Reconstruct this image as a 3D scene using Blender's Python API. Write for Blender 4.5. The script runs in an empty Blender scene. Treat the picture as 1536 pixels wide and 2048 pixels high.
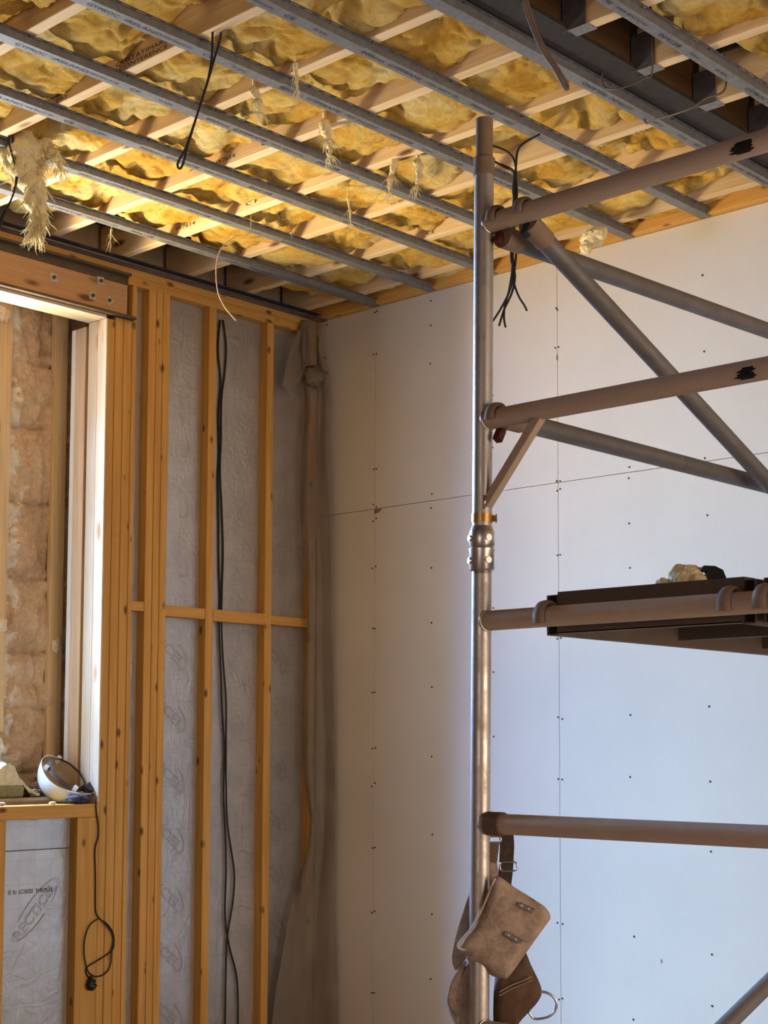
import bpy, bmesh, math, random
from mathutils import Vector, Matrix, noise
sc = bpy.context.scene
COL = sc.collection
V = Vector
# ---------------------------------------------------------------- camera
YAW, PIT, ROL = math.radians(42.991), math.radians(4.571), math.radians(0.183)
FPX, SX, SY = 3022.6, 15.56, 225.33
CAM = V((5.8648, -5.7155, 1.166))
FW = V((-math.sin(YAW) * math.cos(PIT), math.cos(YAW) * math.cos(PIT), math.sin(PIT)))
_r = V((math.cos(YAW), math.sin(YAW), 0)); _u = _r.cross(FW)
RT = _r * math.cos(ROL) + _u * math.sin(ROL); UP = _u * math.cos(ROL) - _r * math.sin(ROL)
cd = bpy.data.cameras.new('camera'); cam = bpy.data.objects.new('camera', cd); COL.objects.link(cam)
m3 = Matrix((RT, UP, -FW)).transposed()
cam.matrix_world = Matrix.Translation(CAM) @ m3.to_4x4()
cd.sensor_fit = 'HORIZONTAL'; cd.sensor_width = 36; cd.lens = FPX / 1536 * 36
cd.shift_x = -SX / 1536; cd.shift_y = SY / 1536; cd.clip_start = .05
sc.camera = cam
# ---------------------------------------------------------------- world, light, exposure
w = bpy.data.worlds.new('world'); sc.world = w; w.use_nodes = True
w.node_tree.nodes['Background'].inputs[0].default_value = (.55, .75, 1, 1)
w.node_tree.nodes['Background'].inputs[1].default_value = 1.0
def area(name, loc, normal, sx, sy, power, col):
    l = bpy.data.lights.new(name, 'AREA'); l.shape = 'RECTANGLE'; l.size = sx; l.size_y = sy; l.energy = power; l.color = col
    o = bpy.data.objects.new(name, l); COL.objects.link(o); o.location = loc
    o.rotation_euler = V(normal).to_track_quat('-Z', 'Y').to_euler(); return o
area('blue_sky_outside_window', (-2.3, -3.0, 3.7), (.72, .30, -.62), 3.4, 2.6, 3750, (.28, .51, 1))
area('bright_sky_outside_window', (-3.0, -3.8, 3.9), (.72, .40, -.5), 2.0, 2.4, 780, (.60, 1, .98))
area('ground_below_window', (-1.7, -2.5, .1), (.62, .0, .80), 1.2, 1.2, 430, (1, .92, .78))
area('sunlit_ground_outside_window', (-2.6, -4.1, -.3), (.72, .40, .55), 1.6, 2.2, 1150, (1, .76, .34))
area('front_fill_light', (5.4, -8.1, 1.35), (-.25, 1, .0), 1.7, 1.9, 30, (1, .66, .46))  # added warm fill from behind the camera, no known window there
area('right_fill_light', (7.75, -2.4, 1.1), (-1, 0, 0), 2.6, 2.2, 125, (1, .71, .44))  # added warm fill from the right side, not a known source
sc.view_settings.view_transform = 'Standard'; sc.view_settings.look = 'None'
sc.view_settings.exposure = 0.0; sc.view_settings.gamma = 1.0; sc.view_settings.use_curve_mapping = False
sc.cycles.max_bounces = 10; sc.cycles.diffuse_bounces = 7; sc.cycles.transparent_max_bounces = 12
sc.cycles.sample_clamp_indirect = 6; sc.cycles.use_denoising = True
sc.cycles.caustics_reflective = False; sc.cycles.caustics_refractive = False

# ---------------------------------------------------------------- helpers
def at(ax, val, px, py):          # a measured pixel -> the point on the plane axis=val
    d = FW + RT * ((px - 768 - SX) / FPX) - UP * ((py - 1024 - SY) / FPX)
    return CAM + d * ((val - CAM[ax]) / d[ax])
def deep(px, py, dep):            # a measured pixel -> the point at a given depth
    d = FW + RT * ((px - 768 - SX) / FPX) - UP * ((py - 1024 - SY) / FPX)
    return CAM + d * dep
def wloc(o):
    v = V((0, 0, 0))
    while o: v = v + o.location; o = o.parent
    return v
def tag(o, label=None, cat=None, group=None, kind='thing'):
    if label: o['label'] = label
    if cat: o['category'] = cat
    if group: o['group'] = group
    if kind: o['kind'] = kind
    return o
def thing(name, loc, label, cat, group=None):
    o = bpy.data.objects.new(name, None); COL.objects.link(o); o.location = loc; o.empty_display_size = .05
    return tag(o, label, cat, group)
class MB:
    def __init__(s): s.bm = bmesh.new()
    def box(s, a, b, bev=0):
        a, b = V(a), V(b); lo = V([min(a[i], b[i]) for i in range(3)]); hi = V([max(a[i], b[i]) for i in range(3)])
        r = bmesh.ops.create_cube(s.bm, size=1); vs = r['verts']
        for v in vs: v.co = V([lo[i] + (v.co[i] + .5) * (hi[i] - lo[i]) for i in range(3)])
        if bev:
            es = list({e for v in vs for e in v.link_edges}); bmesh.ops.bevel(s.bm, geom=es, offset=bev, segments=1, affect='EDGES')
        return s
    def obox(s, c, ax, ay, az, hx, hy, hz, bev=0):   # oriented box
        r = bmesh.ops.create_cube(s.bm, size=2); vs = r['verts']; c = V(c)
        for v in vs: v.co = c + V(ax) * (v.co.x * hx) + V(ay) * (v.co.y * hy) + V(az) * (v.co.z * hz)
        if bev:
            es = list({e for v in vs for e in v.link_edges}); bmesh.ops.bevel(s.bm, geom=es, offset=bev, segments=1, affect='EDGES')
        return s
    def tube(s, pts, r, seg=10, cap=True, rib=0, closed=False, flat=None):
        pts = [V(p) for p in pts]; n = len(pts); rad = r if isinstance(r, (list, tuple)) else [r] * n
        T = []
        for i in range(n):
            a = pts[i - 1] if (i or closed) else pts[0]; b = pts[(i + 1) % n] if (i < n - 1 or closed) else pts[-1]
            T.append((b - a).normalized())
        N = T[0].orthogonal().normalized(); 
        if abs(T[0].z) < .9: N = (V((0, 0, 1)) - T[0] * T[0].z).normalized()
        rings = []
        for i in range(n):
            N = (N - T[i] * N.dot(T[i])).normalized(); Bn = T[i].cross(N); ring = []
            for k in range(seg):
                t = 2 * math.pi * k / seg; q = rad[i] * (1 - rib * (k % 2))
                f = flat or (1, 1)
                ring.append(s.bm.verts.new(pts[i] + N * (math.cos(t) * q * f[0]) + Bn * (math.sin(t) * q * f[1])))
            rings.append(ring)
        for i in range(n - 1 + (1 if closed else 0)):
            A, B = rings[i], rings[(i + 1) % n]
            for k in range(seg): s.bm.faces.new((A[k], A[(k + 1) % seg], B[(k + 1) % seg], B[k]))
        if cap and not closed:
            s.bm.faces.new(rings[0][::-1]); s.bm.faces.new(rings[-1])
        return s
    def prism(s, prof, o, ax, ay, az, L):            # profile (u,v) in ax,ay extruded along az
        o = V(o); ax, ay, az = V(ax), V(ay), V(az)
        A = [s.bm.verts.new(o + ax * u + ay * v) for u, v in prof]; B = [s.bm.verts.new(o + ax * u + ay * v + az * L) for u, v in prof]
        n = len(prof)
        for i in range(n): s.bm.faces.new((A[i], A[(i + 1) % n], B[(i + 1) % n], B[i]))
        s.bm.faces.new(A[::-1]); s.bm.faces.new(B)
        return s
    def grid(s, f, nu, nv, cu=False):
        vs = [[s.bm.verts.new(f(i / nu, j / nv)) for j in range(nv + 1)] for i in range(nu + 1)]
        for i in range(nu):
            for j in range(nv): s.bm.faces.new((vs[i][j], vs[i + 1][j], vs[i + 1][j + 1], vs[i][j + 1]))
        return vs
    def blob(s, c, r, sub=3, amp=.25, fr=2.5, seed=0, sq=(1, 1, 1)):
        ret = bmesh.ops.create_icosphere(s.bm, subdivisions=sub, radius=1); c = V(c); off = V((seed * 3.1, seed * 1.7, seed * .9))
        for v in ret['verts']:
            d = v.co.normalized(); k = 1 + amp * noise.noise(d * fr + off) + amp * .5 * noise.noise(d * fr * 3 + off)
            v.co = c + V((d.x * sq[0], d.y * sq[1], d.z * sq[2])) * (r * k)
        return s
    def build(s, name, mat, parent=None, smooth=None, origin=None):
        bmesh.ops.recalc_face_normals(s.bm, faces=s.bm.faces)
        if origin is None and parent is None:
            cs = [v.co for v in s.bm.verts]
            origin = V(((min(c.x for c in cs) + max(c.x for c in cs)) / 2, (min(c.y for c in cs) + max(c.y for c in cs)) / 2, min(c.z for c in cs)))
        off = V(origin) if parent is None else wloc(parent)
        for v in s.bm.verts: v.co -= off
        me = bpy.data.meshes.new(name); s.bm.to_mesh(me); s.bm.free()
        if smooth:
            for p in me.polygons: p.use_smooth = True
            if smooth < 170: me.set_sharp_from_angle(angle=math.radians(smooth))
        me.materials.append(mat)
        o = bpy.data.objects.new(name, me); COL.objects.link(o)
        if parent is None: o.location = off
        else: o.parent = parent
        return o
def curve_pts(pts, n=8):     # Catmull-Rom
    pts = [V(p) for p in pts]; out = []
    for i in range(len(pts) - 1):
        p0, p1, p2, p3 = pts[max(i - 1, 0)], pts[i], pts[i + 1], pts[min(i + 2, len(pts) - 1)]
        for k in range(n):
            t = k / n; out.append(.5 * ((2 * p1) + (p2 - p0) * t + (2 * p0 - 5 * p1 + 4 * p2 - p3) * t * t + (3 * p1 - p0 - 3 * p2 + p3) * t ** 3))
    return out + [pts[-1]]
# printed words: meshes of all words are made first, from Blender's built-in font
_TX = {}
def prep_text(words):
    tmp = []
    for (sx, out) in words:
        c = bpy.data.curves.new('w', 'FONT'); c.body = sx; c.size = 1; c.resolution_u = 3
        if out: c.fill_mode = 'NONE'; c.bevel_depth = .013; c.bevel_resolution = 0
        o = bpy.data.objects.new('w', c); COL.objects.link(o); tmp.append((sx, out, o))
    dg = bpy.context.evaluated_depsgraph_get()
    for sx, out, o in tmp:
        me = o.evaluated_get(dg).to_mesh()
        _TX[(sx, out)] = ([v.co.copy() for v in me.vertices], [tuple(p.vertices) for p in me.polygons])
        o.evaluated_get(dg).to_mesh_clear()
    for _, _, o in tmp:
        c = o.data; bpy.data.objects.remove(o); bpy.data.curves.remove(c)
def text(name, s, org, xd, yd, h, wd, mat, parent, out=False, zk=.0):
    """word s from org, run along xd to length wd (None = natural), letter height h"""
    vs, fs = _TX[(s, out)]; xs = [v.x for v in vs]; x0, x1 = min(xs), max(xs); cap = .70
    kx = (wd / (x1 - x0)) if wd else h / cap; ky = h / cap; xd, yd = V(xd), V(yd); zd = xd.cross(yd); off = wloc(parent)
    me = bpy.data.meshes.new(name)
    me.from_pydata([V(org) + xd * ((v.x - x0) * kx) + yd * (v.y * ky) + zd * (.0006 + v.z * zk) - off for v in vs], [], fs)
    me.materials.append(mat); o = bpy.data.objects.new(name, me); COL.objects.link(o); o.parent = parent; return o

# ---------------------------------------------------------------- materials
def mat(name, rough=.6, metal=0.0, spec=.3):
    m = bpy.data.materials.new(name); m.use_nodes = True; nt = m.node_tree
    b = nt.nodes['Principled BSDF']; b.inputs['Roughness'].default_value = rough; b.inputs['Metallic'].default_value = metal
    b.inputs['Specular IOR Level'].default_value = spec
    return m, nt, b
def N(nt, t, **k):
    n = nt.nodes.new(t)
    for a, v in k.items():
        if a.startswith('i_'): n.inputs[a[2:].replace('_', ' ')].default_value = v
        else: setattr(n, a, v)
    return n
def ramp(nt, src, stops):
    r = nt.nodes.new('ShaderNodeValToRGB'); e = r.color_ramp.elements
    while len(e) < len(stops): e.new(.5)
    for i, (p, c) in enumerate(stops): e[i].position = p; e[i].color = (*c, 1) if len(c) == 3 else c
    nt.links.new(src, r.inputs[0]); return r.outputs[0]
def coords(nt, scale=(1, 1, 1), rnd=True):
    tc = nt.nodes.new('ShaderNodeTexCoord'); src = tc.outputs['Object']
    if rnd:
        oi = nt.nodes.new('ShaderNodeObjectInfo'); mu = N(nt, 'ShaderNodeVectorMath', operation='ADD')
        sc_ = N(nt, 'ShaderNodeMath', operation='MULTIPLY'); sc_.inputs[1].default_value = 37.0
        nt.links.new(oi.outputs['Random'], sc_.inputs[0]); nt.links.new(src, mu.inputs[0]); nt.links.new(sc_.outputs[0], mu.inputs[1]); src = mu.outputs[0]
    mp = nt.nodes.new('ShaderNodeMapping'); mp.inputs['Scale'].default_value = scale; nt.links.new(src, mp.inputs[0]); return mp.outputs[0]
def noise_n(nt, vec, scale, detail=4, rough=.55, dist=0):
    n = N(nt, 'ShaderNodeTexNoise'); n.inputs['Scale'].default_value = scale; n.inputs['Detail'].default_value = detail
    n.inputs['Roughness'].default_value = rough; n.inputs['Distortion'].default_value = dist; nt.links.new(vec, n.inputs['Vector']); return n.outputs['Fac']
def mixc(nt, f, a, b, mode='MIX'):
    m = N(nt, 'ShaderNodeMix', data_type='RGBA', blend_type=mode)
    for s, i in ((f, 0), (a, 6), (b, 7)):
        if hasattr(s, 'is_output'): nt.links.new(s, m.inputs[i])
        else: m.inputs[i].default_value = s if i == 0 else (*s, 1)
    return m.outputs[2]
def bump(nt, b, h, strength, dist=.01):
    n = nt.nodes.new('ShaderNodeBump'); n.inputs['Strength'].default_value = strength; n.inputs['Distance'].default_value = dist
    nt.links.new(h, n.inputs['Height']); nt.links.new(n.outputs[0], b.inputs['Normal'])
def L(nt, a, b): nt.links.new(a, b)

def wood(name, light, dark, axis, knot=(.16, .07, .025), var=.18, knots=True, rough=.62):
    m, nt, b = mat(name, rough)
    s = [26, 26, 26]; s[axis] = 1.1
    g = noise_n(nt, coords(nt, s), 1.0, 5, .6, .6)
    c = ramp(nt, g, [(.25, dark), (.62, light)])
    f = [150, 150, 150]; f[axis] = 4
    c = mixc(nt, .22, c, ramp(nt, noise_n(nt, coords(nt, f), 1, 2), [(.3, (.35, .3, .25)), (.7, (1, 1, 1))]), 'MULTIPLY')
    oi = nt.nodes.new('ShaderNodeObjectInfo')
    c = mixc(nt, 1.0, c, ramp(nt, oi.outputs['Random'], [(0, (1 - var, 1 - var, 1 - var)), (1, (1, 1, 1))]), 'MULTIPLY')
    if knots:
        k = [13, 13, 13] if name.startswith('orange') else [9, 9, 9]; k[axis] = 6.5 if name.startswith('orange') else 3.0
        v = N(nt, 'ShaderNodeTexVoronoi', feature='F1'); v.inputs['Scale'].default_value = 1.0; L(nt, coords(nt, k), v.inputs['Vector'])
        kf = ramp(nt, v.outputs['Distance'], [(.08, (1, 1, 1)), (.19, (0, 0, 0))])
        c = mixc(nt, kf, c, knot)
    L(nt, c, b.inputs['Base Color']); bump(nt, b, g, .12, .004)
    return m
M = {}
for i, a in enumerate('xyz'):
    M['pale' + a] = wood('pale_timber_' + a, (.90, .70, .44), (.74, .50, .26), i)
    M['or' + a] = wood('orange_timber_' + a, (.80, .45, .12), (.62, .30, .065), i, var=.12)
    M['lin' + a] = wood('lining_timber_' + a, (.88, .74, .54), (.80, .60, .36), i, knots=True, knot=(.5, .26, .10))
M['pack'] = wood('packer_timber', (.60, .36, .19), (.50, .28, .14), 1, knots=True, var=.03)
M['brown'] = wood('dark_timber', (.13, .07, .03), (.075, .04, .018), 1, knots=False)
M['chip'] = wood('chipboard_strip', (.74, .52, .33), (.62, .41, .24), 2, knots=False)

def metal_mat(name, base, base2, rough=.45, metal=.85, sc_=9, streak=None, dust=None, dustf=(.45, .65)):
    m, nt, b = mat(name, rough, metal, .5)
    n = noise_n(nt, coords(nt, streak or (1, 1, 1)), sc_, 5, .65)
    c = ramp(nt, n, [(.3, base2), (.68, base)])
    if dust:
        d = noise_n(nt, coords(nt, (1, 1, 1)), 13, 6, .7)
        f = ramp(nt, d, [(dustf[0], (1, 1, 1)), (dustf[1], (0, 0, 0))]); c = mixc(nt, f, c, dust)
        inv = N(nt, 'ShaderNodeMath', operation='MULTIPLY_ADD'); inv.inputs[1].default_value = -metal * .85; inv.inputs[2].default_value = metal
        L(nt, f, inv.inputs[0]); L(nt, inv.outputs[0], b.inputs['Metallic'])
        inr = N(nt, 'ShaderNodeMath', operation='MULTIPLY_ADD'); inr.inputs[1].default_value = .35; inr.inputs[2].default_value = rough
        L(nt, f, inr.inputs[0]); L(nt, inr.outputs[0], b.inputs['Roughness'])
    L(nt, c, b.inputs['Base Color']); bump(nt, b, n, .08, .002)
    return m
M['galv'] = metal_mat('galvanised_steel', (.235, .235, .24), (.155, .155, .16), .55, .35, 45)
M['galvdark'] = metal_mat('dull_galvanised_steel', (.20, .20, .23), (.11, .11, .13), .55, .5, 20)
M['beam'] = metal_mat('primed_steel', (.034, .027, .025), (.018, .015, .014), .75, .1, 25)
M['flange'] = metal_mat('brown_primed_steel', (.14, .095, .06), (.075, .05, .035), .7, .1, 18)
M['alu'] = metal_mat('scaffold_aluminium', (.66, .65, .64), (.50, .48, .46), .33, .95, 5, (5, 5, .5), (.27, .19, .14), (.10, .66))
M['rung'] = metal_mat('dusty_ribbed_aluminium', (.60, .49, .40), (.47, .37, .29), .5, .3, 10, (.6, 6, 6), (.47, .35, .265), (.3, .9))
M['brace'] = metal_mat('scuffed_grey_aluminium', (.26, .255, .27), (.18, .17, .17), .42, .8, 5, (5, .5, 5), (.13, .11, .10), (.2, .85))
M['clamp'] = metal_mat('dusty_cast_clamp', (.36, .27, .21), (.20, .14, .10), .55, .4, 12, None, (.24, .16, .11), (.4, .7))
M['castalu'] = metal_mat('cast_aluminium', (.62, .58, .56), (.42, .38, .36), .32, .9, 14)
M['brass'] = metal_mat('brass_clip', (.62, .40, .12), (.42, .24, .05), .35, .8, 14)
M['steel'] = metal_mat('bright_steel', (.62, .65, .70), (.45, .47, .52), .28, .95, 30)
M['screw'] = metal_mat('black_screw', (.02, .02, .02), (.012, .012, .012), .6, .2)
M['washer'] = metal_mat('zinc_washer', (.62, .58, .50), (.45, .41, .34), .5, .5, 40)

def plain(name, col, rough=.6, var=.15, sc_=20, bmp=.0, metal=0, spec=.3):
    m, nt, b = mat(name, rough, metal, spec); n = noise_n(nt, coords(nt), sc_, 4)
    L(nt, ramp(nt, n, [(.3, tuple(c * (1 - var) for c in col)), (.7, col)]), b.inputs['Base Color'])
    if bmp: bump(nt, b, n, bmp, .01)
    return m
M['ink'] = plain('black_print', (.02, .02, .022), .7)
M['inkgrey'] = plain('grey_print', (.27, .27, .29), .7)
M['cable'] = plain('black_cable', (.022, .02, .02), .5)
M['cablegrey'] = plain('brown_grey_cable', (.17, .12, .09), .5)
M['wire'] = plain('thin_white_wire', (.62, .50, .36), .5)
M['red'] = plain('red_trigger', (.10, .018, .014), .45)
M['blue'] = plain('blue_trigger', (.012, .035, .05), .45)
M['blackplastic'] = plain('black_plastic', (.012, .012, .014), .4)
M['white'] = plain('white_plastic_shell', (.82, .83, .85), .35, .06, 6, spec=.5)
M['whitein'] = plain('shell_lining', (.55, .44, .28), .6)
M['whitestrip'] = plain('white_upvc', (.95, .95, .95), .4, .02)
M['band'] = plain('grey_headband', (.09, .065, .055), .6)
M['logo'] = plain('dark_red_badge', (.10, .03, .025), .5)
M['rag'] = plain('blue_grey_rag', (.11, .11, .17), .9, .4, 40, .5)
M['ply'] = plain('deck_plywood', (.05, .038, .033), .7, .3, 14)
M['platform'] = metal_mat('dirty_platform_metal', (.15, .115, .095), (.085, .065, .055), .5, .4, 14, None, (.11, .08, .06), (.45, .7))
M['plank'] = plain('dirty_plank', (.44, .33, .22), .8, .35, 16, .3)
M['floorm'] = wood('floorboards', (.36, .25, .15), (.26, .17, .10), 0, knots=False)
M['roofdark'] = plain('roof_boards', (.08, .05, .03), .9)
M['roomwall'] = plain('bare_room_walls', (.45, .36, .27), .9)
M['debris'] = plain('broken_plaster', (.58, .43, .28), .95, .35, 30, .6)
M['rubble'] = plain('stone_rubble', (.56, .46, .36), .95, .4, 40, .6)
M['tape'] = plain('torn_tape', (.85, .72, .55), .8, .2, 40, .4)

def leather():
    m, nt, b = mat('suede_leather', .85, 0, .15)
    n = noise_n(nt, coords(nt), 22, 6, .7); n2 = noise_n(nt, coords(nt), 260, 2)
    c = ramp(nt, n, [(.28, (.20, .145, .11)), (.55, (.42, .315, .25)), (.8, (.54, .43, .35))])
    c = mixc(nt, .3, c, ramp(nt, n2, [(.3, (.4, .4, .4)), (.7, (1, 1, 1))]), 'MULTIPLY')
    L(nt, c, b.inputs['Base Color']); bump(nt, b, n2, .3, .002); return m
M['leather'] = leather()
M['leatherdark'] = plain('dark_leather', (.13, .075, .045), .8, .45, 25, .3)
M['leatheredge'] = plain('pale_leather_edge', (.55, .45, .37), .8)
def webbing():
    m, nt, b = mat('ribbed_webbing', .85, 0, .1)
    v = coords(nt, (1, 1, 1), False)
    wv = N(nt, 'ShaderNodeTexWave', wave_type='BANDS', bands_direction='DIAGONAL'); wv.inputs['Scale'].default_value = 60; L(nt, v, wv.inputs['Vector'])
    L(nt, ramp(nt, wv.outputs['Fac'], [(.2, (.10, .065, .045)), (.8, (.27, .18, .12))]), b.inputs['Base Color']); bump(nt, b, wv.outputs['Fac'], .5, .003); return m
M['web'] = webbing()
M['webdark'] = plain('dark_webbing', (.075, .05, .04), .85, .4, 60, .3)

def wool():
    m, nt, b = mat('yellow_glass_wool', .95, 0, .05)
    v = coords(nt, (1, 1, 1))
    n1 = noise_n(nt, v, 4.5, 4, .6, .8); n2 = noise_n(nt, v, 17, 5, .7, 1.4); n3 = noise_n(nt, coords(nt, (1, 2.6, 2)), 55, 6, .75, 2.5)
    c = ramp(nt, n1, [(.28, (.58, .30, .055)), (.40, (.83, .49, .095)), (.52, (.91, .63, .19)), (.66, (.93, .77, .40)), (.78, (.80, .62, .30))])
    c = mixc(nt, .55, c, ramp(nt, n2, [(.28, (.50, .36, .18)), (.5, (.95, .90, .80)), (.75, (1.15, 1.1, 1.0))]), 'MULTIPLY')
    c = mixc(nt, .35, c, ramp(nt, n3, [(.3, (.55, .45, .3)), (.65, (1.1, 1.1, 1.05))]), 'MULTIPLY')
    L(nt, c, b.inputs['Base Color'])
    ad = N(nt, 'ShaderNodeMath', operation='ADD'); L(nt, n2, ad.inputs[0]); 
    mu = N(nt, 'ShaderNodeMath', operation='MULTIPLY'); mu.inputs[1].default_value = .45; L(nt, n3, mu.inputs[0]); L(nt, mu.outputs[0], ad.inputs[1])
    bump(nt, b, ad.outputs[0], .8, .025); return m
M['wool'] = wool()
M['tuft'] = plain('pale_glass_wool', (.93, .81, .50), .95, .25, 90, .4)
M['rockwool'] = plain('cream_mineral_wool', (.74, .69, .52), .95, .3, 26, .6)
M['rockedge'] = plain('green_grey_wool_edge', (.30, .27, .15), .95, .4, 60, .5)

def stone():
    m, nt, b = mat('rough_brown_stone', .95, 0, .1)
    v = coords(nt, (1, 1, 1), False); n = noise_n(nt, v, 6, 8, .65); n2 = noise_n(nt, v, 60, 5, .7); n3 = noise_n(nt, v, 11, 5, .6, .8)
    c = ramp(nt, n, [(.3, (.48, .34, .23)), (.5, (.76, .58, .42)), (.7, (.86, .74, .60))])
    c = mixc(nt, .45, c, ramp(nt, n2, [(.3, (.55, .48, .42)), (.65, (1.1, 1.08, 1.05))]), 'MULTIPLY')
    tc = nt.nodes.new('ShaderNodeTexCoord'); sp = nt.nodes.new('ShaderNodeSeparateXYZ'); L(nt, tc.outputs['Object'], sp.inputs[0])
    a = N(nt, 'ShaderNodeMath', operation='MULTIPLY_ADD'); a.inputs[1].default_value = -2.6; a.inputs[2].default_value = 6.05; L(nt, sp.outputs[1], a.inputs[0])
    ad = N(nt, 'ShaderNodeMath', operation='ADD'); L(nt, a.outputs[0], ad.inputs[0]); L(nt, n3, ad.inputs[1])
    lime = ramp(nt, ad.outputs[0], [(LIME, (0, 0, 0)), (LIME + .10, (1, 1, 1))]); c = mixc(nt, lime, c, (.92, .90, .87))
    L(nt, c, b.inputs['Base Color']); bump(nt, b, n2, .6, .02); return m
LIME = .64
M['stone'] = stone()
M['darkcav'] = plain('dark_cavity', (.09, .065, .055), .9, .5, 30)

def plasterboard():
    m, nt, b = mat('plasterboard', .9, 0, .12)
    v = coords(nt, (1, 1, 1), False); n = noise_n(nt, v, 1.6, 5, .6); n2 = noise_n(nt, v, 90, 3)
    c = ramp(nt, n, [(.3, (.68, .645, .61)), (.7, (.74, .70, .665))])
    c = mixc(nt, .06, c, ramp(nt, n2, [(.3, (.5, .5, .5)), (.7, (1, 1, 1))]), 'MULTIPLY')
    L(nt, c, b.inputs['Base Color']); return m
M['board'] = plasterboard()
M['joint'] = plain('board_joint', (.33, .27, .22), .9)
def foil():
    m, nt, b = mat('foil_faced_insulation', .36, .72, .4)
    tc = nt.nodes.new('ShaderNodeTexCoord'); sp = nt.nodes.new('ShaderNodeSeparateXYZ'); L(nt, tc.outputs['Object'], sp.inputs[0])
    def line(src, per, wdt):
        a = N(nt, 'ShaderNodeMath', operation='MULTIPLY'); a.inputs[1].default_value = 1 / per; L(nt, src, a.inputs[0])
        f = N(nt, 'ShaderNodeMath', operation='FRACT'); L(nt, a.outputs[0], f.inputs[0])
        l = N(nt, 'ShaderNodeMath', operation='LESS_THAN'); l.inputs[1].default_value = wdt; L(nt, f.outputs[0], l.inputs[0]); return l.outputs[0]
    def mul(a, b_):
        x = N(nt, 'ShaderNodeMath', operation='MULTIPLY'); L(nt, a, x.inputs[0]); L(nt, b_, x.inputs[1]); return x.outputs[0]
    h = mul(line(sp.outputs[2], .106, .022), line(sp.outputs[1], .016, .6)); v = mul(line(sp.outputs[1], .083, .028), line(sp.outputs[2], .016, .6))
    mx = N(nt, 'ShaderNodeMath', operation='MAXIMUM'); L(nt, h, mx.inputs[0]); L(nt, v, mx.inputs[1])
    n = noise_n(nt, coords(nt), 7, 5, .6, .5)
    c = ramp(nt, n, [(.3, (.52, .51, .51)), (.7, (.66, .65, .65))])
    c = mixc(nt, mx.outputs[0], c, (.44, .44, .45)); L(nt, c, b.inputs['Base Color'])
    n2 = noise_n(nt, coords(nt), 16, 3, .5, 1.5); bump(nt, b, n2, .35, .01); return m
M['foil'] = foil()
def poly():
    m, nt, b = mat('dusty_polythene', .5, 0, .25)
    n = noise_n(nt, coords(nt), 9, 4)
    L(nt, ramp(nt, n, [(.3, (.24, .195, .155)), (.7, (.33, .28, .23))]), b.inputs['Base Color'])
    tr = nt.nodes.new('ShaderNodeBsdfTransparent'); mx = nt.nodes.new('ShaderNodeMixShader'); mx.inputs[0].default_value = .52
    out = nt.nodes['Material Output']; L(nt, tr.outputs[0], mx.inputs[1]); L(nt, b.outputs[0], mx.inputs[2]); L(nt, mx.outputs[0], out.inputs[0]); return m
M['poly'] = poly()

prep_text([(s, False) for s in ('GYPROC', 'IRELAND', 'CE', '3000mm', 'GYPFRAME', 'MF5 EN14195', '004128', '0.55mm', 'DRY GRADED', 'QUSTATIMARL', 'CONTERENCE', 'DRY', 'W7614', 'GRADED', 'CE W7', '14', '2955', '35503816', '02DEC23', '10', '35', 'C F', 'IS EN')] + [('RECTICEL', True), ('iCEL', True)])

# ================================================================= THE SETTING
ZF = -0.42
def struct(name, mb, m, smooth=None, parent=None):
    o = mb.build(name, m, parent, smooth)
    if parent is None: o['kind'] = 'structure'
    return o
struct('floor', MB().box((-1.2, -8.1, ZF - .1), (7.6, .15, ZF)), M['floorm'])
struct('ceiling', MB().box((-1.2, -8.1, 3.72), (7.6, .15, 3.8)), M['roofdark'])
struct('wall_right', MB().box((7.5, -8.1, ZF), (7.6, -3.7, 3.72)).box((7.5, -1.1, ZF), (7.6, .15, 3.72)).box((7.5, -3.7, ZF), (7.6, -1.1, 0)).box((7.5, -3.7, 2.2), (7.6, -1.1, 3.72)), M['roomwall'])  # unseen opening, cut only to let the added right fill in
struct('wall_front', MB().box((-.2, -8.1, ZF), (4.5, -8, 3.72)).box((6.3, -8.1, ZF), (7.5, -8, 3.72)).box((4.5, -8.1, ZF), (6.3, -8, .35)).box((4.5, -8.1, 2.35), (6.3, -8, 3.72)), M['roomwall'])  # gap left for the added front fill lamp outside
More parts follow.
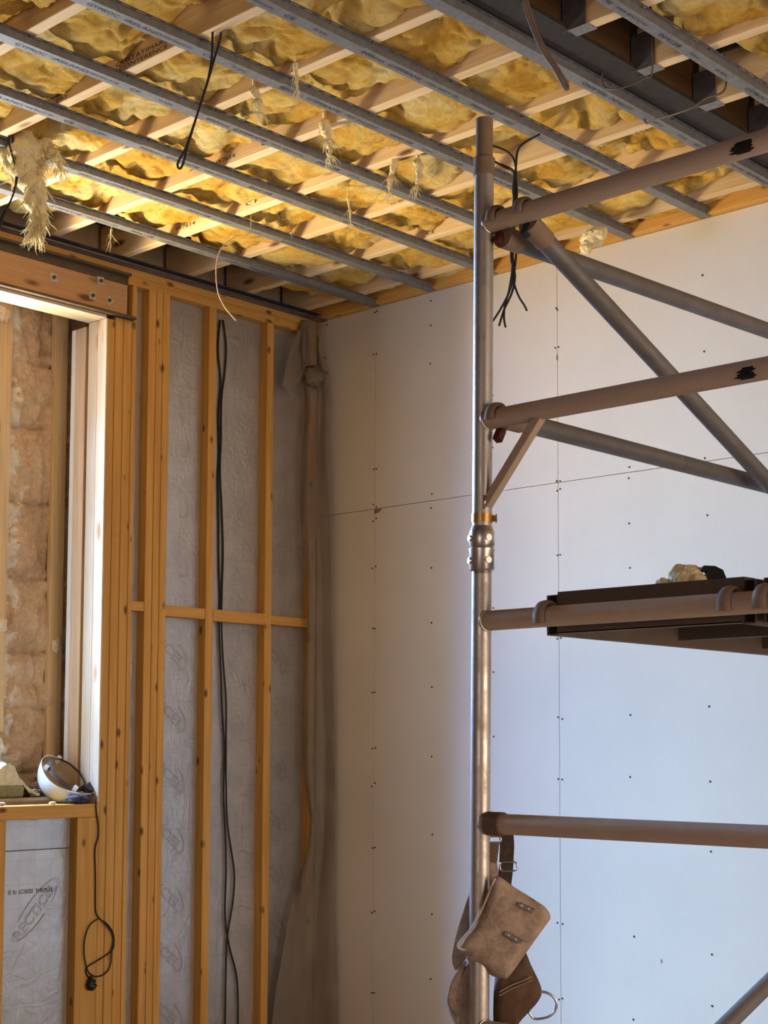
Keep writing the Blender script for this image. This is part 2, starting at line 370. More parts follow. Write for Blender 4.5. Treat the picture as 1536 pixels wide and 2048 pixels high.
# back wall: plasterboard sheets with open joints
JZ = 2.41; XJ = [-.02, .4104, 1.6104, 2.8104, 4.0104, 5.2104, 6.4104, 7.5]
wb = struct('wall_back', MB().box((-.3, .0125, ZF), (7.5, .15, 3.72)), M['joint'])
mb = MB(); g = .0011
for i in range(len(XJ) - 1):
    mb.box((XJ[i] + g, 0, ZF), (XJ[i + 1] - g, .0125, JZ - .0014), .0008); mb.box((XJ[i] + g, 0, JZ + .0014), (XJ[i + 1] - g, .0125, 3.495), .0008)
struct('plasterboard', mb, M['board'], parent=wb)
SCR = [(750, 625), (754.5, 622.5), (747, 709), (753, 707.5), (748, 938.7), (753, 937.6), (747, 1009), (753, 1014), (746, 1043), (752.5, 1036.5), (745, 1136.7), (752, 1133),
 (746, 1256.5), (750, 1257.5), (744.5, 1385), (750, 1385), (745, 1497), (751, 1496), (743.5, 1573), (750, 1566), (745, 1696), (750, 1695), (744, 1825.5), (749.5, 1822.7), (744, 1985.5), (749, 1986),
 (862, 601.6), (862, 650.8), (861, 727.4), (864, 988), (862.5, 1015.7), (863, 1135.7), (863, 1245.7), (864, 1374), (863.4, 1513), (865, 1669), (864, 1828.5), (861.5, 1958),
 (983.6, 566), (984.3, 677), (985.5, 791), (985.5, 895), (986.5, 1216), (987, 1344), (987.5, 1473),
 (1110.5, 528.5), (1116.2, 533.5), (1112.5, 616.5), (1115, 620), (1111, 695.7), (1117.2, 694), (1113.6, 962), (1120.5, 962), (1114.5, 981.5), (1120.5, 978), (1115, 1110.5), (1120.5, 1109.5), (1114.8, 1277.5), (1121.8, 1276), (1116.3, 1434.5), (1124.6, 1438), (1116.5, 1558), (1124.4, 1559), (1115, 1845.5), (1125.5, 1848), (1118.5, 1999), (1125, 1997),
 (1258.8, 934.3), (1257.5, 956.5), (1258.3, 1046.8), (1260, 1135.8), (1261, 1430), (1260.6, 1554), (1268.4, 1873), (1267, 2039),
 (1405.2, 550.8), (1408.6, 703), (1409.7, 916.5), (1414.7, 1030.6), (1418.3, 1412.8), (1420.4, 1563), (1422, 1703), (1424, 1909), (1424.5, 2012), (654.8, 650), (650.5, 715.7)]
for px, py in SCR:
    p = at(1, 0, px, py); s = MB().tube([p + V((0, -.0022, 0)), p + V((0, .004, 0))], .0046, 8).build('screw', M['screw'], wb)
# small marks on the boards: torn corner, scuffs
mb = MB()
for poly_ in ([(748, 1019), (764, 1017), (759, 1024), (749, 1029)], [(1114, 706), (1116, 712), (1116, 722), (1112, 718)], [(1322, 1918), (1324, 1919), (1325, 1924), (1322, 1928)], [(1111, 960), (1117, 962), (1116, 966), (1112, 965)]):
    vs = [mb.bm.verts.new(at(1, -.0006, *q)) for q in poly_]; vs2 = [mb.bm.verts.new(at(1, .001, *q)) for q in poly_]
    mb.bm.faces.new(vs); mb.bm.faces.new(vs2[::-1])
    for i in range(4): mb.bm.faces.new((vs[i], vs[(i + 1) % 4], vs2[(i + 1) % 4], vs2[i]))
struct('torn_paper', mb, plain('torn_board_paper', (.28, .17, .10), .9), parent=wb)

# outer stone wall: its inner face shows through the stud opening; the window is further along (Y -3.1..-1.95)
def rough(p, a=.03):
    q = V(p); return noise.noise(q * 5) * a + noise.noise(q * 14) * a * .5 + noise.noise(q * 40) * a * .2
mb = MB()
mb.box((-.98, -1.95, ZF), (-.455, .15, 3.72)); mb.box((-.98, -3.1, ZF), (-.455, -1.95, .84)); mb.box((-.98, -3.1, 3.14), (-.455, -1.95, 3.72)); mb.box((-.98, -8, ZF), (-.455, -3.1, 3.72))
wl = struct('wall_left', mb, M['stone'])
course = [.70, 1.05, 1.36, 1.63, 1.99, 2.36, 2.73, 3.05, 3.42]
def face(u, v):
    y = -1.95 + u * .75; z = .72 + v * 2.7
    zc = z + .02 * math.sin(y * 7) + .015 * noise.noise(V((y * 6, z * 3, 2)))
    e = min(abs(zc - c) for c in course); row = sum(zc > c for c in course)
    yj = [-1.70, -1.62, -1.72, -1.50, -1.69, -1.67, -1.58, -1.70, -1.6][row % 9]
    je = abs(y - yj - .02 * math.sin(z * 11))
    d = .026 - .026 * max(0, 1 - e / .016) - .022 * max(0, 1 - je / .014) + .028 * abs(noise.noise(V((y * 16, z * 11, 4)))) + .018 * abs(noise.noise(V((y * 38, z * 30, 9))))
    d += .030 * math.exp(-((y - yj - .045) / .03) ** 2) * (.5 + noise.noise(V((1, y * 14, z * 9))))
    return V((-.455 + d + rough((7, y, z), .030), y, z))
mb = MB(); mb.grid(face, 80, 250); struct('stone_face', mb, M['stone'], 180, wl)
struct('sheathing', MB().box((-.165, -1.285, ZF), (-.150, 0.0, 3.72)).box((-.165, -8, ZF), (-.150, -3.25, 3.72)).box((-.165, -3.25, ZF), (-.150, -1.285, .80)).box((-.165, -3.25, 3.26), (-.150, -1.285, 3.72)), M['roomwall'], parent=wl)

# ================================================================= CEILING: joists, beam, wool, channels
def yk(k): return -.14 - .404 * k            # far bottom edge of joist k
ORD = ['closest to the plasterboard wall', 'second out from the plasterboard wall', 'third out from the plasterboard wall', 'fourth out from the plasterboard wall', 'fifth out from the plasterboard wall',
       'sixth out from the plasterboard wall', 'seventh out from the plasterboard wall', 'eighth out from the plasterboard wall', 'ninth out from the plasterboard wall', 'tenth out from the plasterboard wall']
JB = 3.519
JO = {}
for k in range(10):
    a = MB().box((-.12, yk(k) - .045, JB), (2.86, yk(k), JB + .175), .002).build('ceiling_joist', M['palex'])
    JO[k] = tag(a, 'pale timber ceiling joist between stud wall and dark beam, ' + ORD[k], 'joist', 'joists between stud wall and beam')
JR = {}
for k in range(1, 6):
    a = MB().box((3.004, yk(k) - .045, JB), (7.5, yk(k), JB + .175), .002).build('ceiling_joist', M['palex'])
    JR[k] = tag(a, 'pale joist hung off the dark beam, ' + ORD[k].replace('out from the', 'from the'), 'joist', 'joists hung off the beam')
for k in (0, 6, 7):
    if k: a = MB().box((3.004, yk(k) - .045, JB), (7.5, yk(k), JB + .175), .002).build('ceiling_joist', M['palex']); tag(a, 'pale joist hung off the dark beam, ' + ORD[k].replace('out from the', 'from the'), 'joist', 'joists hung off the beam')
# stamps on joists (children of the joist)
XD, ND = V((1, 0, 0)), V((0, 0, 1))
def stamp(k, s, x, z, h, wd, R=False): text('lettering', s, (x, yk(k) - .0456, z), XD, ND, h, wd, M['ink'], (JR if R else JO)[k])
stamp(6, 'DRY GRADED', 1.10, JB + .027, .016, .26); stamp(6, 'IS EN', 1.14, JB + .006, .014, .09); stamp(6, 'DRY', 1.27, JB + .006, .014, .07)
stamp(6, 'QUSTATIMARL', 1.63, JB + .029, .015, .29); stamp(6, 'CONTERENCE', 1.65, JB + .008, .015, .27)
stamp(5, 'C F', .66, JB + .014, .018, .10); stamp(5, 'IS EN', .30, JB + .014, .018, .12)
stamp(4, 'W7614', 1.22, JB + .020, .016, .12); stamp(4, 'CE', 1.50, JB + .020, .018, .08); stamp(3, 'W7614', .46, JB + .022, .017, .14); stamp(3, 'C F', .95, JB + .020, .017, .08)
stamp(2, 'GRADED', .30, JB + .014, .02, .16); stamp(1, 'CE', 1.30, JB + .014, .016, .05); stamp(2, 'IS EN', 1.45, JB + .012, .016, .1); stamp(5, 'CE W7', 3.14, JB + .02, .034, .18, True)
text('pencil_mark', '14', at(2, JB - .0004, 1206, 291), -XD, V((0, 1, 0)) * 1, .02, .03, M['ink'], JO[3])
text('pencil_mark', '2955', at(2, JB - .0004, 1306, 254), -XD, V((0, 1, 0)), .02, .085, M['ink'], JO[3])
# wall plate along the plasterboard wall
tag(MB().box((-.10, -.045, 3.497), (2.86, .012, 3.66), .002).build('wall_plate', M['orx']), 'orange timber wall plate on top of the plasterboard wall', 'timber')
# steel beam
bt = thing('steel_beam', (2.93, -4, 3.523), 'dark steel beam crossing the ceiling joists above the scaffold', 'beam')
MB().box((2.852, -7.9, 3.524), (3.003, .0, 3.538), .001).build('bottom_flange', M['beam'], bt)
MB().box((2.922, -7.9, 3.538), (2.934, .0, 3.70)).build('web', M['beam'], bt)
mb = MB(); mb.box((2.936, -7.9, 3.54), (2.975, .0, 3.70)); mb.build('timber_packer', M['brown'], bt)
# joist hangers
hangers = thing
HN = ['in the bay by the plasterboard wall', 'second out from the plasterboard wall', 'third out from the plasterboard wall', 'fourth out from the plasterboard wall', 'fifth out from the plasterboard wall', 'sixth out from the plasterboard wall']
for k in range(1, 6):
    h = thing('joist_hanger', (3.04, yk(k) - .022, JB - .002), 'galvanised joist hanger on the dark beam, ' + HN[k], 'joist hanger', 'joist hangers on the beam')
    MB().box((3.003, yk(k) - .05, JB - .0025), (3.085, yk(k) + .005, JB - .0005), .0006).build('seat', M['galv'], h)
    MB().box((2.98, yk(k) - .0475, JB - .001), (3.075, yk(k) - .0457, JB + .13)).build('side_plate', M['galvdark'], h); MB().box((2.98, yk(k) + .0007, JB - .001), (3.075, yk(k) + .0025, JB + .13)).build('side_plate', M['galvdark'], h)
# glass wool
def batt(x0, x1, y0, y1, seed, label, group, sag=.0, raggedl=.1, zb=3.605):
    rnd = random.Random(seed); off = V((seed * 7.3, seed * 3.1, seed * 1.9)); st = .0075
    nx = max(8, int((x1 - x0) / st)); ny = max(8, int((y1 - y0) / st))
    def f(u, v):
        y = y0 + v * (y1 - y0); x = x0 + u * (x1 - x0)
        if raggedl:
            x += (1 - u) ** 6 * raggedl * noise.noise(V((3.3, y * 7, seed)))
        p = V((x, y, 0)); q = p + noise.noise_vector(p * 2.4 + off) * .13 + noise.noise_vector(p * 7 + off) * .035
        q2 = p + noise.noise_vector(p * 5 + off) * .09
        n1 = noise.noise(q * 2.1 + off); n2 = abs(noise.noise(V((q.x * 2.6, q.y * 4.2, 1)) + off)); n3 = noise.noise(V((q.x * 6.5, q.y * 9, 2)) + off); n3b = abs(noise.noise(V((q2.x * 7, q2.y * 11, 5)) + off)); n3c = abs(noise.noise(V((q2.x * 19, q2.y * 13, 8)) + off)); n4 = noise.noise(q * 34 + off); n5 = noise.noise(q * 75 + off)
        e = min(v, 1 - v); ed = max(0, 1 - e / .16)
        z = zb - sag - .014 - .055 * n1 - .080 * n2 - .016 * n3 - .045 * n3b - .020 * n3c - .0055 * n4 - .0030 * n5 + .018 * ed * ed
        eu = max(0, 1 - u * (x1 - x0) / .12); z += .05 * eu * eu
        lo = 3.531 + .004 * n4
        if z < lo + .02: z = lo + .02 * math.exp((z - lo - .02) / .02)
        return V((x, y, z))
    mb = MB(); vs = mb.grid(f, nx, ny)
    ring = [vs[i][0] for i in range(nx + 1)] + [vs[nx][j] for j in range(1, ny + 1)] + [vs[i][ny] for i in range(nx - 1, -1, -1)] + [vs[0][j] for j in range(ny - 1, 0, -1)]
    top = [mb.bm.verts.new(V((v.co.x, v.co.y, 3.712))) for v in ring]
    for i in range(len(ring)):
        j = (i + 1) % len(ring); mb.bm.faces.new((ring[i], ring[j], top[j], top[i]))
    mb.bm.faces.new(top)
    o = mb.build('insulation_batt', M['wool'], None, 180)
    return tag(o, label, 'insulation', group)
BN = ['between wall plate and first joist', 'between first and second joists', 'between second and third joists', 'between third and fourth joists', 'between fourth and fifth joists', 'between fifth and sixth joists', 'between sixth and seventh joists', 'between seventh and eighth joists', 'between eighth and ninth joists', 'between ninth and tenth joists']
for k in range(10):
    y0 = yk(k) + .002; y1 = (yk(k - 1) - .047) if k else -.047
    xs = [.02, .10, .34, .24, .30, .05, .05, .05, .05, .05][k]
    batt(xs, 2.845, y0, y1, k + 3, 'yellow wool %s counted from the plasterboard, stud wall side' % BN[k], 'wool batts between stud wall and beam', zb=3.603, raggedl=.12 if k in (1, 2, 3, 4) else .03)
for k in range(1, 6):
    y0 = yk(k) + .004; y1 = yk(k - 1) - .047
    batt([0, 3.42, 3.36, 3.3, 3.22, 3.2][k], 5.2, y0, y1, k + 41, 'yellow wool %s counted from the plasterboard, beyond the beam' % BN[k], 'wool batts beyond the beam', zb=3.605, raggedl=.15)
batt(3.1, 5.2, yk(0) - .03, -.047, 77, 'yellow glass wool along the plasterboard wall, beyond the beam', 'wool batts beyond the beam')
batt(3.1, 5.2, yk(6) + .004, yk(5) - .047, 78, 'yellow glass wool between sixth and seventh joists, beyond the beam', 'wool batts beyond the beam')
# hanging tufts of wool
def tuft(pts, r0, label, n=26, seed=1, mat_=None, frz=.012):
    rnd = random.Random(seed); pts = [V(p) for p in pts]; mb = MB()
    mb.tube([pts[0] + V((0, 0, .12)), pts[0]], r0 * .35, 6)
    Lr = len(pts); n = n * 2; cp = curve_pts(pts, 5); m_ = len(cp)
    if r0 > .012:
        for i, p in enumerate(cp):
            t = i / (m_ - 1); r = r0 * (1 - .72 * t) * (1 + .3 * noise.noise(V((i * .7, seed, 0))))
            mb.blob(p + V((rnd.uniform(-1, 1), rnd.uniform(-1, 1), rnd.uniform(-1, 1))) * r * .3, r * .8, 3, .32, 1.8, seed * 10 + i, (1, 1, 1.25))
    else: mb.tube(cp, [r0 * (1 - .8 * i / m_) for i in range(m_)], 8)
    for k in range(n):
        i0 = rnd.randint(0, Lr - 2) if k % 3 else Lr - 2; a = rnd.uniform(0, 6.28); q = []
        d = V((math.cos(a), math.sin(a), 0)); rr = r0 * (1 - .7 * i0 / Lr); c = pts[i0 + (k % 2)] + d * rr * rnd.uniform(.3, .8)
        dirn = (pts[min(i0 + 1, Lr - 1)] - pts[i0]).normalized() + d * rnd.uniform(0, .9); step = frz * rnd.uniform(.4, 1.1)
        for s in range(6):
            q.append(c.copy()); c = c + dirn.normalized() * step; dirn += V((rnd.uniform(-1, 1), rnd.uniform(-1, 1), rnd.uniform(-1, .6))) * .5
        w0 = rnd.uniform(.03, .09) * r0 + .0004
        mb.tube(q, [w0, w0, w0 * .8, w0 * .6, w0 * .35, w0 * .1], 4)
    return tag(mb.build('wool_tuft', mat_ or M['tuft'], None, 180), label, 'insulation tuft', 'loose wool tufts')
def P(ax, val, *qs): return [at(ax, val, *q) for q in qs]
def T(d, *q): return [deep(x, y, d) for x, y in q]
tuft(T(5.90, (38, 300), (50, 335), (62, 370), (71, 402), (78, 428), (76, 446), (71, 466)), .060, 'big pale wool tuft hanging down beside the window header', 110, 5, None, .016)
tuft(T(5.95, (10, 292), (24, 330), (36, 360)), .060, 'pale wool wad drooping under the joists by the cable loop over the window', 50, 6)
tuft(T(5.94, (96, 290), (112, 312), (122, 340)), .030, 'pale wool wisp hanging over a channel lap joint near the window', 40, 7)
tuft(T(5.93, (70, 300), (76, 318), (84, 332)), .040, 'ragged wool edge drooping between the big tuft and the lap joint', 40, 17)
tuft(T(5.21, (590, 126), (593, 150), (594, 180)), .010, 'thin wool wisp hanging from a joist over a channel lap joint', 16, 8)
tuft(T(5.43, (508, 180), (515, 200), (519, 226)), .020, 'short pale wool wisp above the stamped joist', 26, 9)
tuft(T(5.76, (650, 250), (656, 280), (661, 312)), .026, 'pale wool tuft in mid ceiling hanging above a channel', 34, 10)
tuft(T(6.09, (788, 325), (783, 352), (778, 384)), .018, 'wool tuft hanging over a channel left of the scaffold post', 26, 11)
tuft(T(6.45, (695, 395), (699, 418), (701, 446)), .006, 'thread of wool hanging across a channel in mid ceiling', 16, 12)
tuft(T(6.09, (836, 326), (838, 348), (833, 372)), .020, 'wool tuft just beside the top of the scaffold post', 26, 14)
tuft(T(6.88, (223, 458), (222, 468), (221, 480)), .006, 'tiny wool thread hanging over the dark wall channel', 8, 15)
wq = deep(1185, 476, 6.72)
tag(MB().blob(wq, .046, 5, .28, 1.6, 4, (1.2, .8, .9)).blob(wq + V((-.02, -.02, -.042)), .028, 4, .3, 1.6, 9).blob(wq + V((.04, 0, .012)), .032, 4, .3, 1.6, 3).build('wool_tuft', M['tuft'], None, 180), 'pale wool wad poking out over the top of the plasterboard wall', 'insulation tuft', 'loose wool tufts')
# metal furring channels
CH = {}
ORDC = ['', 'first', 'second', 'third', 'fourth', 'fifth', 'sixth', 'seventh', 'eighth', 'ninth']
def channel(i, y0, y1, dz, label, group, far):
    x = .4022 * i; z = 3.493 - dz; t = .0012
    prof = [(0, 0), (.05, 0), (.0525, .0245), (.060, .0245), (.060, .0257), (.0515, .0257), (.0488, t), (.0012, t), (-.0015, .0257), (-.012, .0257), (-.012, .0245), (-.0025, .0245)]
    c = thing('ceiling_channel', (x + .025, (y0 + y1) / 2, z), label, 'metal channel', group)
    MB().prism(prof, (x, y0, z), (1, 0, 0), (0, 0, 1), (0, 1, 0), y1 - y0).build('channel', M['galv'], c)
    mb = MB(); y = y0 + .02                                # slotted outer lip: the gaps are the slots
    mb.box((x + .064, y0, z + .0245), (x + .070, y1, z + .0257))
    while y < y1 - .03:
        mb.box((x + .0598, y, z + .0245), (x + .0642, y + .022, z + .0257)); y += .06
    mb.build('slotted_lip', M['galvdark'], c)
    mb = MB()
    for k in range(10):
        yy = yk(k) - .022
        if y0 < yy < y1: mb.tube([(x + .058, yy, z + .0225), (x + .058, yy, z + .026)], .0035, 6)
    if len(mb.bm.verts): mb.build('fixing_screw', M['screw'], c)
    return c
Y1, X1 = V((0, 1, 0)), V((1, 0, 0))
def ctext(c, i, s, ya, yb, flip=False, h=.017, xo=.016):
    z = wloc(c).z - .0003
    if not flip: text('lettering', s, (.4022 * i + xo, ya, z), Y1, X1, h, yb - ya, M['ink'], c)
    else: text('lettering', s, (.4022 * i + .05 - xo, yb, z), -Y1, -X1, h, yb - ya, M['ink'], c)
for i in range(1, 10):
    wordp = ORDC[i] + ' from the stud wall'
    a = channel(i, -5.6, -2.203, .0030, 'metal ceiling channel %s, half toward the camera from the lap joint' % wordp, 'channel lengths towards the camera', False)
    fl = (i == 7)
    for s, ya, yb in (('GYPROC', -3.02, -2.90), ('IRELAND', -2.872, -2.728), ('CE', -2.548, -2.505), ('IS EN', -2.42, -2.36), ('MF5 EN14195', -2.72, -2.60)): ctext(a, i, s, ya, yb, fl, .012 if 'EN' in s else .017, .019 if 'EN' in s else .016)
    b = channel(i, -2.24, -.012, 0, 'metal ceiling channel %s, half reaching the plasterboard wall' % wordp, 'channel lengths reaching the plasterboard wall', True)
    for s, ya, yb in (('3000mm', -2.212, -2.085), ('GYPFRAME', -2.064, -1.897), ('MF5 EN14195', -1.868, -1.70), ('004128', -1.625, -1.50), ('0.55mm', -1.44, -1.38), ('IS EN', -1.27, -1.2), ('GYPROC', -1.07, -.93), ('IRELAND', -.912, -.765)):
        if fl: ya, yb = -2.24 - .02 - yb, -2.26 - ya
        if fl and (ya < -2.2 or yb > -.02): continue
        ctext(b, i, s, ya, yb, fl, .012 if ('EN' in s or '.55' in s) else .017, .019 if ('EN' in s or '.55' in s) else .016)
pc = thing('wall_channel', (.02, -2, 3.47), 'dark metal edge channel running along the top of the stud wall', 'metal channel')
MB().prism([(-.01, 0), (.050, 0), (.050, .0012), (-.0088, .0012), (-.0088, .028), (.050, .028), (.050, .0292), (-.01, .0292)], (.004, -5.6, 3.487), (1, 0, 0), (0, 0, 1), (0, 1, 0), 5.59).box((.05, -5.6, 3.487), (.0545, -.01, 3.495)).build('channel', M['galvdark'], pc)

# ================================================================= LEFT STUD WALL
DS = -.145
tag(MB().box((DS, -5.8, 3.453), (0, -.012, 3.500), .002).build('top_plate', M['ory']), 'orange timber top plate along the head of the stud wall, under the dark channel', 'timber')
tag(MB().box((DS, -1.312, 3.409), (-.001, -.012, 3.452), .002).build('head_plate', M['ory']), 'orange timber head plate right of the bolted header, over the studs', 'timber')
lt = thing('window_header', (0, -2.1, 3.226), 'bolted window header of steel flanges packed with timber', 'header')
MB().box((DS, -3.3, 3.440), (.026, -1.315, 3.4525), .001).build('top_flange', M['flange'], lt)
MB().box((DS, -3.3, 3.228), (.034, -1.288, 3.241), .001).build('bottom_flange', M['flange'], lt)
MB().box((-.075, -3.3, 3.241), (-.065, -1.315, 3.44)).box((-.02, -3.3, 3.402), (-.012, -1.315, 3.44)).build('web', M['flange'], lt)
MB().box((-.06, -3.3, 3.243), (-.006, -1.315, 3.400), .002).build('timber_packer', M['pack'], lt)
for (px, py), rot in zip(((107, 555), (201, 562), (185, 591), (218, 601)), (.05, .08, .0, .75)):
    p = at(0, -.006, px, py); c_, s_ = math.cos(rot), math.sin(rot)
    wsh = MB().obox(p + V((.0015, 0, 0)), (1, 0, 0), (0, c_, s_), (0, -s_, c_), .0015, .020, .020, .001).build('square_washer', M['washer'], lt)
    MB().tube([p + V((.003, 0, 0)), p + V((.010, 0, 0))], .010, 6).tube([p + V((.01, 0, 0)), p + V((.017, 0, 0))], .0055, 8).build('bolt', M['galvdark'], wsh)
def stud(ya, yb, z0, z1, label, m='orz', x0=DS, x1=0, group='wall studs', name='wall_stud'):
    return tag(MB().box((x0, ya, z0), (x1, yb, z1), .0025).build(name, M[m]), label, 'timber stud', group)
# jamb plies beside the window
tag(MB().box((-.0715, -1.44, .8915), (0, -1.431, 3.2115), .001).build('jamb_lining', M['linz']), 'bright pale jamb lining of the window opening, room side', 'timber', 'jamb linings')
tag(MB().box((DS, -1.44, .8915), (-.0735, -1.431, 3.2115), .001).build('jamb_lining', M['linz']), 'bright pale jamb lining of the window opening, outer side', 'timber', 'jamb linings')
stud(-1.4305, -1.3905, ZF, 3.2115, 'orange jamb stud directly behind the bright pale jamb lining')
stud(-1.3875, -1.3395, ZF, 3.2275, 'orange trimmer stud in the window jamb, first right of the jamb stud')
stud(-1.3365, -1.2900, ZF, 3.2275, 'orange trimmer stud in the window jamb, second right of the jamb stud')
stud(-1.2870, -1.262, ZF, 3.409, 'thin full height orange stud right of the window header end', x0=-.045)
stud(-1.186, -1.1430, ZF, 3.409, 'orange stud right of the narrow insulation slot beside the window jamb')
stud(-1.1400, -1.1000, ZF, 3.409, 'middle orange stud of the triple post beside the window jamb')
stud(-1.0970, -1.056, ZF, 3.409, 'outer orange stud of the triple post, next to the wide printed insulation')
stud(-.800, -.752, ZF, 3.409, 'orange stud standing between the wide printed insulation and the black cables')
stud(-.400, -.352, ZF, 3.409, 'orange stud standing between the black cables and the corner polythene')
stud(-.06, -.014, ZF, 3.409, 'last orange stud in the corner, half hidden behind the polythene', x1=-.02)
def nog(ya, yb, z0, z1, label, x1=0, x0=-.045): return tag(MB().box((x0, ya, z0), (x1, yb, z1), .002).build('noggin', M['ory']), label, 'noggin', 'noggins across the stud wall')
nog(-1.262, -1.186, 1.813, 1.858, 'tiny orange noggin across the narrow slot beside the window jamb', -.004)
nog(-1.056, -.800, 1.798, 1.852, 'orange noggin across the wide printed insulation', -.006)
nog(-.752, -.400, 1.792, 1.852, 'cracked orange noggin crossing in front of the black cables', .004, -.03)
nog(-.352, -.060, 1.799, 1.847, 'orange noggin ending at the corner polythene', -.004)
# foil faced insulation boards
def foilboard(ya, yb, za, zb, label, x=-.055):
    return tag(MB().box((DS, ya, za), (x, yb, zb), .002).build('insulation_board', M['foil']), label, 'insulation board', 'foil faced boards in the stud wall')
def logo(o, y, z, ang, size, x=-.0544, word='RECTICEL', a0=-62, a1=125, a2=True, end=False):
    ca, sa = math.cos(ang), math.sin(ang); xd = V((0, ca, sa)); yd = V((0, -sa, ca)); p = V((x, y, z))
    ln = size * .50 if end else size
    if word: text('printed_logo', word, p, xd, yd, size * .15, ln, M['inkgrey'], o, True, .002)
    c = p + (xd * (size * .17) + yd * (size * .07) if end else xd * (size * .52) + yd * (size * .08)); ea, eb = (.40, .20) if end else (.58, .17)
    def arc(s0, s1, n): return [c + xd * (math.cos(math.radians(s0 + (s1 - s0) * k / n)) * size * ea) + yd * (math.sin(math.radians(s0 + (s1 - s0) * k / n)) * size * eb) for k in range(n + 1)]
    mb = MB(); q = arc(a0, a1, 24); mb.tube(q, .0008, 4); mb.tube([r_ + (c - r_) * .07 for r_ in q], .0008, 4)
    if a2: q = arc(150, 275, 18); mb.tube(q, .0010, 4); mb.tube([r_ + (c - r_) * .07 for r_ in q], .0008, 4)
    mb.build('printed_swoosh', M['inkgrey'], o)
b0 = foilboard(-1.93, -1.553, ZF, .6865, 'grey foil insulation board under the sill, printed with a slanting logo and black code')
b0u = foilboard(-1.93, -1.553, .6885, .829, 'narrow strip of grey foil insulation directly under the window sill')
logo(b0, -1.815, .285, .86, .30)
for s, ya, yb in (('35503816', -1.735, -1.645), ('02DEC23', -1.825, -1.75), ('10', -1.855, -1.838), ('35', -1.880, -1.864)):
    text('printed_code', s, (-.0544, yb, .512), (0, -1, 0), (0, 0, -1), .019, yb - ya, M['ink'], b0)
foilboard(-1.2615, -1.1865, ZF, 3.409, 'narrow grey foil insulation strip in the slot beside the window jamb')
b1 = foilboard(-1.0555, -.8005, ZF, 3.409, 'wide grey foil insulation board printed with a column of logos, beside the triple post')
for z in (1.60, 1.29, .985, .69, .40, .115, -.17): logo(b1, -1.040, z + .055, -.72, .33, word='iCEL', a0=-40, a1=80, a2=False, end=True)
for z in (3.30, 2.98, 2.68, 2.37, 2.07): logo(b1, -1.040, z + .055, -.72, .33, word=None, a0=-40, a1=60, a2=False, end=True)
b2 = foilboard(-.7515, -.4005, ZF, 3.409, 'grey foil insulation board behind the black cables')
b3 = foilboard(-.3515, -.0605, ZF, 3.409, 'grey foil insulation board next to the corner polythene', -.058)
for z in (1.60, 1.32, 1.03, .75, .46, .18): logo(b3, -.338, z + .06, -.72, .31, -.0574, 'iCEL', -40, 80, False, True); logo(b2, -.49, z + .11, -.72, .22, -.0544, None, 100, 200, False, True)
# creases in the foil
def crease(o, x, pts, r=.0011):
    r *= .38
    MB().tube([V((x, y, z)) for y, z in pts], r, 4).build('foil_crease', M['foil'], o)
crease(b0, -.0545, [(-1.90, .115), (-1.84, .135), (-1.78, .11), (-1.70, .12), (-1.62, .14)], .002)
crease(b0, -.0545, [(-1.90, -.03), (-1.80, -.01), (-1.70, -.02), (-1.58, .0)], .002); crease(b0, -.0545, [(-1.79, .26), (-1.84, .18), (-1.86, .12)], .002)
crease(b1, -.0545, [(-1.0, 2.95), (-.90, 2.93), (-.90, 2.85), (-.98, 2.87)], .0018); crease(b1, -.0545, [(-1.02, 1.42), (-.95, 1.40), (-.90, 1.38), (-.82, 1.385)], .002)
crease(b1, -.0545, [(-.97, 2.45), (-.92, 2.45), (-.92, 2.1), (-.96, 2.1), (-.96, 2.4)], .0016); crease(b2, -.0545, [(-.62, 2.92), (-.55, 2.90), (-.50, 2.87), (-.46, 2.86)], .003)
crease(b2, -.0545, [(-.58, 2.15), (-.56, 2.05), (-.53, 1.98), (-.51, 1.93)], .003); crease(b3, -.0575, [(-.205, 1.79), (-.207, 1.3), (-.205, 1.1), (-.21, .65)], .0012)
crease(b3, -.0575, [(-.23, 1.18), (-.21, 1.10)], .001); crease(b1, -.0545, [(-1.04, 1.78), (-.96, 1.77), (-.88, 1.74)], .002); crease(b1, -.0545, [(-1.0, 1.72), (-.93, 1.69), (-.86, 1.66)], .002)

# window opening: head lining, sill, battens, strips
tag(MB().box((-.0715, -3.25, 3.212), (0, -1.441, 3.2275), .001).build('head_lining', M['liny']), 'bright timber lining under the window header, room side', 'timber', 'head linings')
tag(MB().box((DS, -3.25, 3.212), (-.0735, -1.441, 3.2275), .001).build('head_lining', M['liny']), 'bright timber lining under the window header, outer side', 'timber', 'head linings')
tag(MB().box((DS, -3.25, .829), (0.002, -1.4315, .890), .002).build('window_sill_board', M['ory']), 'orange timber sill plate the white helmet lies on', 'sill')
stud(-1.552, -1.4315, ZF, .828, 'orange cripple stud under the right end of the window sill')
stud(-1.985, -1.932, ZF, .828, 'orange cripple stud at the edge of the photo under the sill')
tag(MB().box((-.248, -1.4415, .83), (-.166, -1.42, 3.20), .002).build('sheathing_edge', M['chip']), 'brown chipboard edge strip behind the bright jamb lining', 'timber')
tag(MB().box((-.284, -1.4415, .83), (-.250, -1.425, 3.20), .003).build('white_strip', M['whitestrip']), 'thin bright white vertical strip beside the brown chipboard edge', 'strip')
tag(MB().box((-.42, -1.466, .845), (-.385, -1.390, 3.40), .002).build('wall_batten', M['palez']), 'pale timber batten upright on the stone wall, nearer the bright jamb', 'batten', 'battens on the stone wall')
tag(MB().box((-.42, -1.795, .845), (-.385, -1.712, 3.40), .002).build('wall_batten', M['palez']), 'pale timber batten on the stone wall at the edge of the photo', 'batten', 'battens on the stone wall')
